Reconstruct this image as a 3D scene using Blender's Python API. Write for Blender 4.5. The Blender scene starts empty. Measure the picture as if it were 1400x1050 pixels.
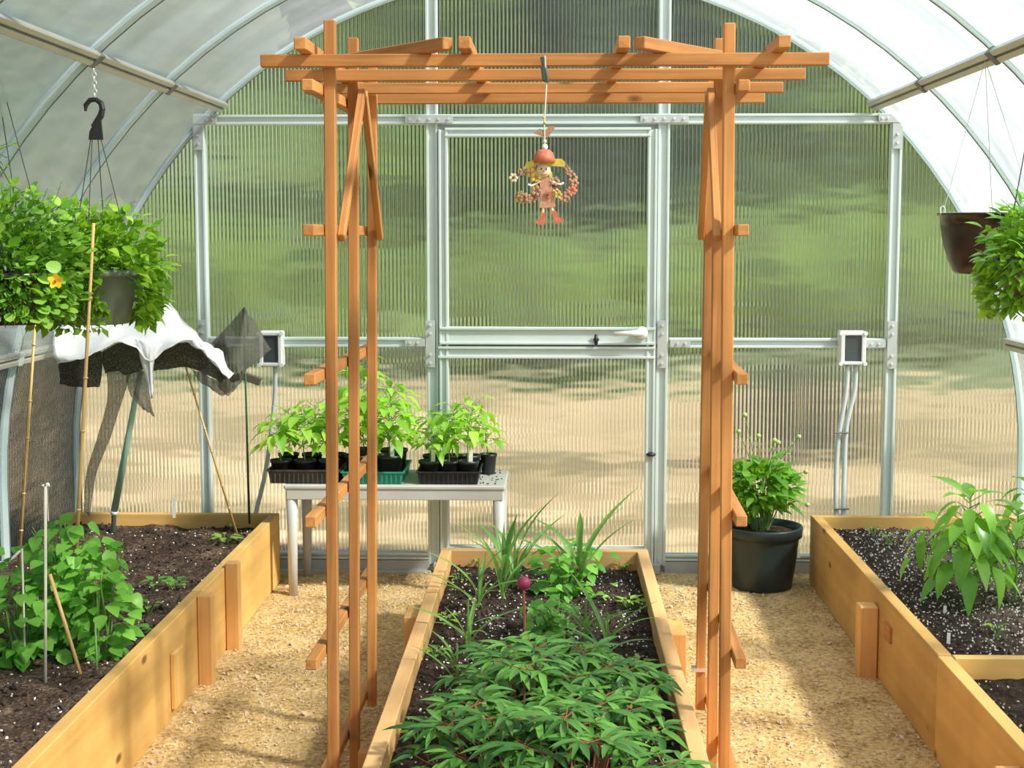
import bpy, bmesh, math, random
from mathutils import Vector, Matrix, noise
S = bpy.context.scene
COL = S.collection
PI = math.pi
V = Vector

# ------------------------------------------------------------------ camera, sky, sun, exposure
CAM = V((0.046, 0.0, 1.44)); FPX = 2000.0
YAW = math.atan(60 / math.hypot(2000, 205)); PITCH = math.atan(205 / 2000 * math.cos(math.atan(.03)))
FW = V((-math.sin(YAW) * math.cos(PITCH), math.cos(YAW) * math.cos(PITCH), -math.sin(PITCH)))
RT = V((math.cos(YAW), math.sin(YAW), 0)); UP = RT.cross(FW)
cd = bpy.data.cameras.new('camera'); cam = bpy.data.objects.new('camera', cd); COL.objects.link(cam)
cd.sensor_width = 36; cd.lens = 36 * FPX / 1400; cd.clip_start = .05; cd.clip_end = 300
cam.matrix_world = Matrix.Translation(CAM) @ Matrix((RT, UP, -FW)).transposed().to_4x4()
S.camera = cam
S.view_settings.view_transform = 'Standard'; S.view_settings.look = 'None'
S.view_settings.gamma = 1; S.view_settings.use_curve_mapping = False
S.view_settings.exposure = 0.0
TO_SUN = V((1.0, -.5, 1.0)).normalized()
w = bpy.data.worlds.new('sky'); S.world = w; w.use_nodes = True
nt = w.node_tree; bg = nt.nodes['Background']
sk = nt.nodes.new('ShaderNodeTexSky'); sk.sky_type = 'NISHITA'; sk.sun_disc = False
sk.sun_elevation = math.asin(TO_SUN.z); sk.sun_rotation = math.atan2(TO_SUN.x, TO_SUN.y)
sk.dust_density = .4; sk.air_density = 1.0; sk.ozone_density = 3.0
nt.links.new(sk.outputs[0], bg.inputs[0]); bg.inputs[1].default_value = 0.15
sd = bpy.data.lights.new('sun', 'SUN'); sd.energy = 18.0; sd.angle = math.radians(6); sd.color = (1, .96, .88)
so = bpy.data.objects.new('sun', sd); COL.objects.link(so)
so.rotation_euler = TO_SUN.to_track_quat('Z', 'Y').to_euler(); so.location = (6, -3, 6)

# ------------------------------------------------------------------ helpers
def ray(px, py): return FW + RT * ((px - 700) / FPX) + UP * ((525 - py) / FPX)
def at(px, py, Y):            # point of the place on the upright plane y = Y
    d = ray(px, py); return CAM + d * (Y / d.y)
def on(px, py, Z):            # point of the place on the level z = Z
    d = ray(px, py); return CAM + d * ((Z - CAM.z) / d.z)
WM = {}
def world(o): return WM.get(o.name, Matrix.Identity(4))
def tag(o, label=None, cat=None, group=None, kind=None):
    if label: o['label'] = label
    if cat: o['category'] = cat
    if group: o['group'] = group
    if kind: o['kind'] = kind
    return o
def empty(name, loc, label=None, cat=None, group=None, kind=None, parent=None):
    o = bpy.data.objects.new(name, None); COL.objects.link(o); o.empty_display_size = .05
    M = Matrix.Translation(V(loc)); WM[o.name] = M
    if parent: o.parent = parent; o.matrix_basis = world(parent).inverted() @ M
    else: o.matrix_basis = M
    return tag(o, label, cat, group, kind)
def put(name, mesh, M, parent=None):
    o = bpy.data.objects.new(name, mesh); COL.objects.link(o); WM[o.name] = M
    if parent: o.parent = parent; o.matrix_basis = world(parent).inverted() @ M
    else: o.matrix_basis = M
    return o
def frame(d, up):             # rotation with local Y along d and local Z near up
    y = V(d).normalized(); x = y.cross(V(up))
    if x.length < 1e-5: x = y.cross(V((1, .1, 0)))
    x.normalize(); z = x.cross(y)
    return Matrix((x, y, z)).transposed().to_4x4()

class MB:
    def __init__(s): s.v = []; s.f = []
    def add(s, vs, fs):
        b = len(s.v); s.v += [V(p) for p in vs]; s.f += [tuple(b + i for i in f) for f in fs]; return s
    def box(s, a, b):
        (x0, y0, z0), (x1, y1, z1) = a, b
        return s.add([(x0,y0,z0),(x1,y0,z0),(x1,y1,z0),(x0,y1,z0),(x0,y0,z1),(x1,y0,z1),(x1,y1,z1),(x0,y1,z1)],
                     [(0,3,2,1),(4,5,6,7),(0,1,5,4),(1,2,6,5),(2,3,7,6),(3,0,4,7)])
    def tube(s, pts, r, n=8, caps=True):
        pts = [V(p) for p in pts]; rr = r if isinstance(r, (list, tuple)) else [r] * len(pts)
        vs = []; fs = []; ref = None
        for i, p in enumerate(pts):
            t = (pts[min(i + 1, len(pts) - 1)] - pts[max(i - 1, 0)]).normalized()
            if ref is None: ref = t.orthogonal().normalized()
            a = (ref - t * ref.dot(t)).normalized(); b = t.cross(a); ref = a
            vs += [p + (a * math.cos(2*PI*k/n) + b * math.sin(2*PI*k/n)) * rr[i] for k in range(n)]
        for i in range(len(pts) - 1):
            fs += [(i*n+k, i*n+(k+1)%n, (i+1)*n+(k+1)%n, (i+1)*n+k) for k in range(n)]
        if caps: fs += [tuple(range(n))[::-1], tuple(range((len(pts)-1)*n, len(pts)*n))]
        return s.add(vs, fs)
    def lathe(s, c, prof, n=32, a0=0, a1=2*PI):
        c = V(c); vs = []; fs = []; m = len(prof)
        for k in range(n):
            a = a0 + (a1 - a0) * k / n
            vs += [c + V((r * math.cos(a), r * math.sin(a), z)) for r, z in prof]
        for k in range(n):
            fs += [(k*m+i, ((k+1)%n)*m+i, ((k+1)%n)*m+i+1, k*m+i+1) for i in range(m-1)]
        return s.add(vs, fs)
    def prism(s, poly, ex):    # polygon (3-D points) extruded along ex
        n = len(poly); ex = V(ex); p = [V(q) for q in poly]
        return s.add(p + [q + ex for q in p], [tuple(range(n)), tuple(range(n, 2*n))[::-1]] + [(i, n+i, n+(i+1)%n, (i+1)%n) for i in range(n)])
    def ball(s, c, r, nu=8, nv=6, sq=(1,1,1)):
        c = V(c); vs = [c + V((0,0,-r*sq[2]))]; fs = []
        for j in range(1, nv):
            t = -PI/2 + PI*j/nv
            vs += [c + V((r*sq[0]*math.cos(t)*math.cos(2*PI*k/nu), r*sq[1]*math.cos(t)*math.sin(2*PI*k/nu), r*sq[2]*math.sin(t))) for k in range(nu)]
        vs.append(c + V((0,0,r*sq[2]))); e = len(vs)-1
        fs += [(0, 1+(k+1)%nu, 1+k) for k in range(nu)]
        for j in range(nv-2): fs += [(1+j*nu+k, 1+j*nu+(k+1)%nu, 1+(j+1)*nu+(k+1)%nu, 1+(j+1)*nu+k) for k in range(nu)]
        fs += [(e, 1+(nv-2)*nu+k, 1+(nv-2)*nu+(k+1)%nu) for k in range(nu)]
        return s.add(vs, fs)
    def mesh(s, name, mat, smooth=False, off=V((0,0,0))):
        me = bpy.data.meshes.new(name); me.from_pydata([tuple(p - off) for p in s.v], [], s.f)
        me.materials.append(mat)
        if smooth: me.shade_smooth()
        me.update(); return me
    def build(s, name, mat, parent=None, smooth=False, origin=None, kind=None):
        if parent: M = Matrix.Translation(world(parent).to_translation())
        else: M = Matrix.Translation(V(origin) if origin else V((0,0,0)))
        o = put(name, s.mesh(name, mat, smooth, M.to_translation()), M, parent)
        if kind: o['kind'] = kind
        return o
def fixn(o):
    bm = bmesh.new(); bm.from_mesh(o.data); bmesh.ops.recalc_face_normals(bm, faces=bm.faces); bm.to_mesh(o.data); bm.free(); return o

def stick(name, p0, p1, wx, wz, mat, parent=None, up=(0,0,1), bev=.0022, taper=None):
    """a sawn length of timber with eased edges; local Y runs along the grain"""
    p0, p1 = V(p0), V(p1); L = (p1 - p0).length
    bm = bmesh.new(); bmesh.ops.create_cube(bm, size=1)
    for v in bm.verts: v.co = V((v.co.x * wx, v.co.y * L, v.co.z * wz))
    if bev: bmesh.ops.bevel(bm, geom=list(bm.edges), offset=bev, segments=1, affect='EDGES')
    me = bpy.data.meshes.new(name); bm.to_mesh(me); bm.free(); me.materials.append(mat)
    return put(name, me, Matrix.Translation((p0 + p1) / 2) @ frame(p1 - p0, up), parent)

# ------------------------------------------------------------------ materials
def newmat(name):
    m = bpy.data.materials.new(name); m.use_nodes = True; m.node_tree.nodes.clear()
    n = m.node_tree.nodes; out = n.new('ShaderNodeOutputMaterial')
    return m, n, m.node_tree.links, out
def ramp(n, stops):
    r = n.new('ShaderNodeValToRGB'); e = r.color_ramp.elements
    while len(e) < len(stops): e.new(.5)
    for el, (p, c) in zip(e, stops): el.position = p; el.color = (*c, 1)
    return r
def bsdf(n, rough=.6, metal=0, col=(.5,.5,.5), spec=.5):
    b = n.new('ShaderNodeBsdfPrincipled'); b.inputs['Base Color'].default_value = (*col, 1)
    b.inputs['Roughness'].default_value = rough; b.inputs['Metallic'].default_value = metal
    b.inputs['Specular IOR Level'].default_value = spec; return b
def plain(name, col, rough=.6, metal=0, var=.12, scale=8, bump=.0, spec=.5, stretch=(1,1,1)):
    m, n, l, out = newmat(name); b = bsdf(n, rough, metal, col, spec)
    tc = n.new('ShaderNodeTexCoord'); mp = n.new('ShaderNodeMapping'); mp.inputs[3].default_value = stretch
    nz = n.new('ShaderNodeTexNoise'); nz.inputs['Scale'].default_value = scale; nz.inputs['Detail'].default_value = 4
    l.new(tc.outputs['Object'], mp.inputs[0]); l.new(mp.outputs[0], nz.inputs['Vector'])
    r = ramp(n, [(.25, tuple(c*(1-var) for c in col)), (.75, tuple(min(1, c*(1+var)) for c in col))])
    l.new(nz.outputs[0], r.inputs[0]); l.new(r.outputs[0], b.inputs['Base Color'])
    if bump:
        bp = n.new('ShaderNodeBump'); bp.inputs['Distance'].default_value = bump
        l.new(nz.outputs[0], bp.inputs['Height']); l.new(bp.outputs[0], b.inputs['Normal'])
    l.new(b.outputs[0], out.inputs[0]); return m
def wood(name, light, dark, knots=True, rough=.6, scale=1.0):
    m, n, l, out = newmat(name); b = bsdf(n, rough, spec=.3)
    tc = n.new('ShaderNodeTexCoord'); oi = n.new('ShaderNodeObjectInfo')
    add = n.new('ShaderNodeVectorMath'); add.operation = 'ADD'
    mul = n.new('ShaderNodeVectorMath'); mul.operation = 'SCALE'; mul.inputs['Scale'].default_value = 13.0
    cmb = n.new('ShaderNodeCombineXYZ')
    for i in range(3): l.new(oi.outputs['Random'], cmb.inputs[i])
    l.new(cmb.outputs[0], mul.inputs[0]); l.new(tc.outputs['Object'], add.inputs[0]); l.new(mul.outputs[0], add.inputs[1])
    mp = n.new('ShaderNodeMapping'); mp.inputs[3].default_value = (60*scale, 2.2*scale, 60*scale)
    l.new(add.outputs[0], mp.inputs[0])
    g = n.new('ShaderNodeTexNoise'); g.inputs['Scale'].default_value = 1; g.inputs['Detail'].default_value = 5; g.inputs['Distortion'].default_value = .6
    l.new(mp.outputs[0], g.inputs['Vector'])
    g2 = n.new('ShaderNodeTexNoise'); g2.inputs['Scale'].default_value = 3.2; g2.inputs['Detail'].default_value = 3
    l.new(add.outputs[0], g2.inputs['Vector'])
    r = ramp(n, [(.3, dark), (.62, light)]); l.new(g.outputs[0], r.inputs[0])
    r2 = ramp(n, [(.3, tuple(c*.5 for c in light)), (.62, light)]); l.new(g2.outputs[0], r2.inputs[0])
    mx = n.new('ShaderNodeMixRGB'); mx.inputs[0].default_value = .5; l.new(r.outputs[0], mx.inputs[1]); l.new(r2.outputs[0], mx.inputs[2])
    col = mx.outputs[0]
    if knots:
        vo = n.new('ShaderNodeTexVoronoi'); vo.inputs['Scale'].default_value = 1
        mp2 = n.new('ShaderNodeMapping'); mp2.inputs[3].default_value = (7, 3.2, 7); l.new(add.outputs[0], mp2.inputs[0]); l.new(mp2.outputs[0], vo.inputs['Vector'])
        rk = ramp(n, [(.05, (1,1,1)), (.11, (0,0,0))]); l.new(vo.outputs['Distance'], rk.inputs[0])
        mk = n.new('ShaderNodeMixRGB'); l.new(rk.outputs[0], mk.inputs[0]); l.new(col, mk.inputs[1]); mk.inputs[2].default_value = (*[c*.35 for c in dark], 1); col = mk.outputs[0]
    hv = n.new('ShaderNodeHueSaturation'); mr = n.new('ShaderNodeMapRange'); mr.inputs[3].default_value = .86; mr.inputs[4].default_value = 1.12
    l.new(oi.outputs['Random'], mr.inputs[0]); l.new(mr.outputs[0], hv.inputs['Value']); l.new(col, hv.inputs['Color'])
    l.new(hv.outputs[0], b.inputs['Base Color'])
    bp = n.new('ShaderNodeBump'); bp.inputs['Distance'].default_value = .0008; l.new(g.outputs[0], bp.inputs['Height']); l.new(bp.outputs[0], b.inputs['Normal'])
    l.new(b.outputs[0], out.inputs[0]); return m
def leafmat(name, lo, hi, island=False, trans=.38, rough=.42, spec=.45):
    m, n, l, out = newmat(name); b = bsdf(n, rough, spec=spec)
    src = n.new('ShaderNodeNewGeometry').outputs['Random Per Island'] if island else n.new('ShaderNodeObjectInfo').outputs['Random']
    r = ramp(n, [(0, lo), (1, hi)]); l.new(src, r.inputs[0])
    tc = n.new('ShaderNodeTexCoord'); nz = n.new('ShaderNodeTexNoise'); nz.inputs['Scale'].default_value = 30; l.new(tc.outputs['Object'], nz.inputs['Vector'])
    mr = n.new('ShaderNodeMapRange'); mr.inputs[3].default_value = .75; mr.inputs[4].default_value = 1.2; l.new(nz.outputs[0], mr.inputs[0])
    hv = n.new('ShaderNodeHueSaturation'); l.new(r.outputs[0], hv.inputs['Color']); l.new(mr.outputs[0], hv.inputs['Value'])
    l.new(hv.outputs[0], b.inputs['Base Color'])
    t = n.new('ShaderNodeBsdfTranslucent'); hs = n.new('ShaderNodeHueSaturation'); hs.inputs['Hue'].default_value = .485; hs.inputs['Value'].default_value = 1.6; hs.inputs['Saturation'].default_value = 1.05
    l.new(hv.outputs[0], hs.inputs['Color']); l.new(hs.outputs[0], t.inputs[0])
    mx = n.new('ShaderNodeMixShader'); mx.inputs[0].default_value = trans
    l.new(b.outputs[0], mx.inputs[1]); l.new(t.outputs[0], mx.inputs[2]); l.new(mx.outputs[0], out.inputs[0]); return m

def sheen(n, l, mix, base):
    lw = n.new('ShaderNodeLayerWeight'); lw.inputs[0].default_value = .5
    pw = n.new('ShaderNodeMath'); pw.operation = 'POWER'; pw.inputs[1].default_value = 4; l.new(lw.outputs['Facing'], pw.inputs[0])
    ma = n.new('ShaderNodeMath'); ma.operation = 'MULTIPLY_ADD'; ma.inputs[1].default_value = .6; ma.inputs[2].default_value = base
    l.new(pw.outputs[0], ma.inputs[0]); l.new(ma.outputs[0], mix.inputs[0])
def roofmat():
    """milky twin-wall sheet of the vault: passes part of the sun, scatters the rest"""
    m, n, l, out = newmat('roof_polycarbonate')
    tc = n.new('ShaderNodeTexCoord'); mp = n.new('ShaderNodeMapping'); mp.inputs[3].default_value = (.7, 2.4, .7); l.new(tc.outputs['Object'], mp.inputs[0])
    nz = n.new('ShaderNodeTexNoise'); nz.inputs['Scale'].default_value = 1.6; nz.inputs['Detail'].default_value = 4; l.new(mp.outputs[0], nz.inputs['Vector'])
    r = ramp(n, [(.34, (.31,.365,.40)), (.62, (.58,.66,.70))]); l.new(nz.outputs[0], r.inputs[0])
    sx = n.new('ShaderNodeSeparateXYZ'); l.new(tc.outputs['Object'], sx.inputs[0])
    sn = n.new('ShaderNodeMath'); sn.operation = 'MULTIPLY'; sn.inputs[1].default_value = 2*PI/.016; l.new(sx.outputs['Y'], sn.inputs[0])
    s2 = n.new('ShaderNodeMath'); s2.operation = 'SINE'; l.new(sn.outputs[0], s2.inputs[0])
    bp = n.new('ShaderNodeBump'); bp.inputs['Distance'].default_value = .0006; l.new(s2.outputs[0], bp.inputs['Height'])
    tl = n.new('ShaderNodeBsdfTranslucent'); l.new(r.outputs[0], tl.inputs[0])
    tr = n.new('ShaderNodeBsdfTransparent'); tr.inputs[0].default_value = (.93,.95,.95,1)
    df = n.new('ShaderNodeBsdfDiffuse'); df.inputs[0].default_value = (.52,.57,.57,1)
    gl = n.new('ShaderNodeBsdfGlossy'); gl.inputs['Roughness'].default_value = .3; l.new(bp.outputs[0], gl.inputs['Normal'])
    a = n.new('ShaderNodeMixShader'); a.inputs[0].default_value = .36; l.new(tl.outputs[0], a.inputs[1]); l.new(df.outputs[0], a.inputs[2])
    b = n.new('ShaderNodeMixShader'); b.inputs[0].default_value = .33; l.new(a.outputs[0], b.inputs[1]); l.new(tr.outputs[0], b.inputs[2])
    c = n.new('ShaderNodeMixShader'); sheen(n, l, c, .04)
    l.new(b.outputs[0], c.inputs[1]); l.new(gl.outputs[0], c.inputs[2]); l.new(c.outputs[0], out.inputs[0]); return m
def wallmat(name, axis):
    """clear ribbed twin-wall sheet of the end wall: ribs refract what lies outdoors"""
    m, n, l, out = newmat(name)
    tc = n.new('ShaderNodeTexCoord'); sx = n.new('ShaderNodeSeparateXYZ'); l.new(tc.outputs['Object'], sx.inputs[0])
    mu = n.new('ShaderNodeMath'); mu.operation = 'MULTIPLY'; mu.inputs[1].default_value = 2*PI/.0165; l.new(sx.outputs[axis], mu.inputs[0])
    sn = n.new('ShaderNodeMath'); sn.operation = 'SINE'; l.new(mu.outputs[0], sn.inputs[0])
    bp = n.new('ShaderNodeBump'); bp.inputs['Distance'].default_value = .0011; l.new(sn.outputs[0], bp.inputs['Height'])
    # slow waviness of the sheet
    nz = n.new('ShaderNodeTexNoise'); nz.inputs['Scale'].default_value = 2.5; nz.inputs['Detail'].default_value = 2
    mp = n.new('ShaderNodeMapping'); mp.inputs[3].default_value = (1, 1, 4); l.new(tc.outputs['Object'], mp.inputs[0]); l.new(mp.outputs[0], nz.inputs['Vector'])
    bw = n.new('ShaderNodeBump'); bw.inputs['Distance'].default_value = .012; l.new(nz.outputs[0], bw.inputs['Height']); l.new(bw.outputs[0], bp.inputs['Normal'])
    rf = n.new('ShaderNodeBsdfRefraction'); rf.inputs['IOR'].default_value = 1.22; rf.inputs['Roughness'].default_value = .24; rf.inputs[0].default_value = (.86,.92,.87,1)
    l.new(bp.outputs[0], rf.inputs['Normal'])
    tr = n.new('ShaderNodeBsdfTransparent'); tr.inputs[0].default_value = (.9,.94,.9,1)
    tl = n.new('ShaderNodeBsdfTranslucent'); tl.inputs[0].default_value = (.75,.78,.74,1)
    gl = n.new('ShaderNodeBsdfGlossy'); gl.inputs['Roughness'].default_value = .16; l.new(bp.outputs[0], gl.inputs['Normal'])
    # the webs between the two skins catch more light
    web = ramp(n, [(.78, (.03,.03,.03)), (.97, (.48,.48,.48))]); ab = n.new('ShaderNodeMapRange'); ab.inputs[1].default_value = -1; l.new(sn.outputs[0], ab.inputs[0]); l.new(ab.outputs[0], web.inputs[0])
    a = n.new('ShaderNodeMixShader'); l.new(web.outputs[0], a.inputs[0]); l.new(rf.outputs[0], a.inputs[1]); l.new(tl.outputs[0], a.inputs[2])
    b = n.new('ShaderNodeMixShader'); b.inputs[0].default_value = .0; l.new(a.outputs[0], b.inputs[1]); l.new(tr.outputs[0], b.inputs[2])
    c = n.new('ShaderNodeMixShader'); sheen(n, l, c, .07)
    l.new(b.outputs[0], c.inputs[1]); l.new(gl.outputs[0], c.inputs[2]); l.new(c.outputs[0], out.inputs[0]); return m
def sheermat(name, col, clear, weave=260):
    m, n, l, out = newmat(name)
    tc = n.new('ShaderNodeTexCoord'); nz = n.new('ShaderNodeTexNoise'); nz.inputs['Scale'].default_value = weave; l.new(tc.outputs['Object'], nz.inputs['Vector'])
    d = n.new('ShaderNodeBsdfDiffuse'); d.inputs[0].default_value = (*col, 1); t = n.new('ShaderNodeBsdfTranslucent'); t.inputs[0].default_value = (*col, 1)
    a = n.new('ShaderNodeMixShader'); a.inputs[0].default_value = .35; l.new(d.outputs[0], a.inputs[1]); l.new(t.outputs[0], a.inputs[2])
    tr = n.new('ShaderNodeBsdfTransparent'); mr = n.new('ShaderNodeMapRange'); mr.inputs[1].default_value = .35; mr.inputs[2].default_value = .65
    mr.inputs[3].default_value = max(0, clear-.15); mr.inputs[4].default_value = min(1, clear+.15); l.new(nz.outputs[0], mr.inputs[0])
    b = n.new('ShaderNodeMixShader'); l.new(mr.outputs[0], b.inputs[0]); l.new(a.outputs[0], b.inputs[1]); l.new(tr.outputs[0], b.inputs[2])
    l.new(b.outputs[0], out.inputs[0]); return m
def groundmat(name, stops, scale=9, bump=.012, fine=90):
    m, n, l, out = newmat(name); b = bsdf(n, .95, spec=.1)
    tc = n.new('ShaderNodeTexCoord')
    n1 = n.new('ShaderNodeTexNoise'); n1.inputs['Scale'].default_value = scale; n1.inputs['Detail'].default_value = 6; n1.inputs['Roughness'].default_value = .7
    n2 = n.new('ShaderNodeTexNoise'); n2.inputs['Scale'].default_value = fine; n2.inputs['Detail'].default_value = 3
    l.new(tc.outputs['Object'], n1.inputs['Vector']); l.new(tc.outputs['Object'], n2.inputs['Vector'])
    mx = n.new('ShaderNodeMath'); mx.operation = 'ADD'; l.new(n1.outputs[0], mx.inputs[0]); l.new(n2.outputs[0], mx.inputs[1])
    hf = n.new('ShaderNodeMath'); hf.operation = 'MULTIPLY'; hf.inputs[1].default_value = .5; l.new(mx.outputs[0], hf.inputs[0])
    r = ramp(n, stops); l.new(hf.outputs[0], r.inputs[0]); l.new(r.outputs[0], b.inputs['Base Color'])
    bp = n.new('ShaderNodeBump'); bp.inputs['Distance'].default_value = bump; l.new(hf.outputs[0], bp.inputs['Height']); l.new(bp.outputs[0], b.inputs['Normal'])
    l.new(b.outputs[0], out.inputs[0]); return m

M_TREL = wood('trellis_cedar', (.60,.27,.08), (.30,.11,.028), scale=1.0)
M_TRELD = wood('trellis_cedar_dark', (.48,.20,.07), (.30,.11,.04))
M_BED = wood('bed_fir', (.76,.46,.145), (.58,.30,.075), scale=.35)
M_BEDC = wood('centre_bed_fir', (.80,.48,.20), (.66,.33,.12), scale=.5)
M_STAKE = wood('stake_pine', (.78,.43,.15), (.60,.28,.08))
M_ALU = plain('aluminium', (.60,.68,.65), .42, .15, .05, 4, spec=.5, stretch=(1,1,1))
M_ALUD = plain('aluminium_plate', (.50,.54,.52), .42, .3, .08, 10)
M_ALUS = plain('dark_aluminium_and_gap_shade', (.16,.17,.165), .6, .2, .1, 10)  # dark metal and gaskets; slot and gap strips carry painted shade
M_RIB = None
M_PURL = plain('purlin_aluminium', (.50,.51,.44), .42, .35, .12, 5)
M_SKIRT = plain('grey_skirting', (.40,.40,.38), .7, 0, .15, 5)
M_BOLT = plain('bolt', (.78,.80,.79), .3, .7, .05)
M_BLACK = plain('black_plastic', (.017,.019,.02), .42, 0, .2)
M_POT = plain('dark_pot', (.022,.036,.038), .38, 0, .25, 3)
M_BOWL = plain('brown_bowl', (.026,.016,.015), .25, 0, .2, 5)
M_GPOT = plain('grey_green_pot', (.17,.22,.18), .5, 0, .1)
M_TRAYB = plain('brown_tray', (.06,.05,.042), .6, 0, .35, 20)
M_TRAYG = plain('green_tray', (.02,.27,.17), .4, 0, .08)
M_WHITEP = plain('white_plastic', (.70,.71,.69), .45, 0, .05, 6)
M_TABLE = plain('grey_white_table', (.50,.50,.46), .5, 0, .06, 12)
M_WHITE = plain('white', (.86,.86,.84), .5, 0, .03)
M_GREY = plain('conduit_grey', (.50,.55,.55), .4, .1, .06)
M_GLASSD = plain('dark_window', (.05,.065,.07), .12, 0, .2, 12)
M_BAMB = plain('bamboo', (.62,.40,.14), .45, 0, .25, 14, stretch=(1,1,.3))
M_GSTAKE = plain('green_stake', (.02,.09,.04), .4)
M_GTUBE = plain('green_tube', (.36,.60,.46), .35, 0, .08)
M_STR = plain('string', (.62,.58,.46), .8)
M_WIRE = plain('wire', (.05,.07,.06), .5)
M_CHAIN = plain('chain', (.75,.76,.75), .3, .7)
M_CLOTH = None
M_RIB = sheermat('roof_rib', (.72,.84,.84), .0, 3)
M_NET = sheermat('dark_netting', (.17,.165,.14), .46)
M_CLOTH = sheermat('white_frost_cloth', (.90,.91,.90), .0, 5)
M_NETB = sheermat('dark_netting_doubled', (.08,.072,.055), .2)
M_NETC = sheermat('pale_green_netting', (.45,.50,.46), .72)
M_SOIL = groundmat('potting_soil', [(.35,(.012,.008,.006)), (.52,(.045,.030,.022)), (.66,(.12,.085,.06))], 14, .02)
M_SOILB = groundmat('bed_soil_brown', [(.35,(.022,.015,.010)), (.51,(.085,.056,.038)), (.64,(.24,.165,.11))], 9, .025)
M_HILL = groundmat('wooded_hillside', [(.35,(.055,.075,.05)), (.5,(.085,.11,.07)), (.65,(.13,.15,.09))], .12, .2, 1.2)
M_SAND = groundmat('sandy_path', [(.36,(.26,.155,.055)), (.5,(.58,.39,.16)), (.64,(.78,.58,.30))], 6, .018, 60)
M_OUT = groundmat('tan_yard', [(.40,(.075,.07,.035)), (.49,(.21,.155,.09)), (.58,(.44,.33,.215))], .55, .02, 3)  # tan soil with olive patches, darkened to stand for dappled tree shade
M_GRASS = groundmat('yard_grass', [(.36,(.03,.045,.026)), (.49,(.085,.11,.055)), (.6,(.22,.215,.125))], .35, .03, 2)
M_PERL = plain('perlite', (.80,.78,.72), .9)
M_PEB = plain('pebble', (.62,.47,.30), .9, 0, .35, 40)
M_CLOD = plain('soil_clod', (.05,.034,.025), .95, 0, .5, 40)
M_STEM = plain('green_stem', (.14,.26,.06), .5)
M_STEMR = plain('red_stem', (.30,.10,.05), .5)
M_BARK = plain('bark', (.10,.075,.055), .9, 0, .3, 6)
M_L_HANG = leafmat('hanging_leaf', (.13,.34,.02), (.42,.68,.07))
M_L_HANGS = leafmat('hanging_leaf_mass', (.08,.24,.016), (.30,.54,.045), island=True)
M_L_NAST = leafmat('round_leaf', (.14,.38,.035), (.42,.68,.12))
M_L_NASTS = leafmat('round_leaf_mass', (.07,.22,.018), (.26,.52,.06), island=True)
M_L_BEAN = leafmat('bean_leaf', (.10,.32,.035), (.28,.60,.10))
M_L_PEP = leafmat('pepper_leaf', (.11,.32,.03), (.30,.60,.08), rough=.3)
M_L_SEED = leafmat('seedling_leaf', (.18,.44,.03), (.48,.76,.12), trans=.45)
M_L_PEO = leafmat('peony_leaf', (.03,.12,.018), (.15,.36,.055), trans=.2, rough=.3)
M_L_STRAP = leafmat('strap_leaf', (.12,.30,.06), (.26,.48,.12))
M_L_BUSH = leafmat('bush_leaf', (.09,.28,.03), (.28,.58,.08))
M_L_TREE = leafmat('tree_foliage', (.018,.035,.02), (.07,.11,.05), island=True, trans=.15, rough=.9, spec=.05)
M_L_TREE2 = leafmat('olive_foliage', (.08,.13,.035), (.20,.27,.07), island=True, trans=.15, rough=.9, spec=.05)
M_YEL = plain('yellow_petal', (.95,.62,.02), .5)
M_MAG = plain('magenta_bud', (.33,.03,.10), .5)
M_BUD = plain('green_bud', (.36,.50,.16), .5)
M_DOLLR = plain('faded_red_paint', (.50,.14,.07), .6, 0, .3, 120)
M_DOLLP = plain('pink_paint', (.50,.24,.15), .6, 0, .3, 120)
M_DOLLY = plain('straw_yellow_paint', (.55,.42,.07), .6, 0, .25, 120)
M_DOLLB = plain('rust_brown_paint', (.34,.20,.12), .6, 0, .4, 160)
M_DOLLF = plain('cream_paint', (.68,.58,.38), .6, 0, .15, 120)
M_BIN = wood('weathered_dark_wood', (.035,.04,.035), (.015,.018,.016))
M_ROOF = roofmat()
M_WALL = wallmat('clear_ribbed_polycarbonate', 'X')
M_SIDE = wallmat('side_ribbed_polycarbonate', 'Y')

# ------------------------------------------------------------------ the outdoors
def hgt(x, y, s=1.0): return noise.noise(V((x*s, y*s, 3.1)))
def grid(x0, x1, y0, y1, nx, ny, zf):
    b = MB(); vs = [(x0+(x1-x0)*i/nx, y0+(y1-y0)*j/ny, 0) for j in range(ny+1) for i in range(nx+1)]
    vs = [(x, y, zf(x, y)) for x, y, _ in vs]
    fs = [(j*(nx+1)+i, j*(nx+1)+i+1, (j+1)*(nx+1)+i+1, (j+1)*(nx+1)+i) for j in range(ny) for i in range(nx)]
    return b.add(vs, fs)
o = grid(-60, 60, -40, 90, 60, 60, lambda x, y: -.06 + .03*hgt(x, y, .3) - (.04 if abs(x) < 4 and y < 9 else 0)).build('ground', M_OUT, smooth=True, kind='structure')
o = grid(-45, 45, 15.5, 90, 60, 30, lambda x, y: .0 + .05*hgt(x, y, .4) + max(0, y-16.5)*.045 - (.15 if y < 16 else 0)).build('field', M_GRASS, smooth=True, kind='structure')
hv_ = []; hf_ = []; NA, NR = 72, 10
for i in range(NA+1):
    az = -2.2 + 4.4*i/NA
    for j in range(NR+1):
        u = j/NR; d = 48 + 50*u; x, y = d*math.sin(az), d*math.cos(az)
        hv_.append((x, y, -1 + 27*u**.75*(1+.12*noise.noise(V((az*2.5, u, 0)))) + 1.2*noise.noise(V((x*.12, y*.12, 0)))))
for i in range(NA):
    for j in range(NR): a = i*(NR+1)+j; hf_.append((a, a+1, a+NR+2, a+NR+1))
MB().add(hv_, hf_).build('hills', M_HILL, smooth=True, kind='structure')
R = random.Random(4)
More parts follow.
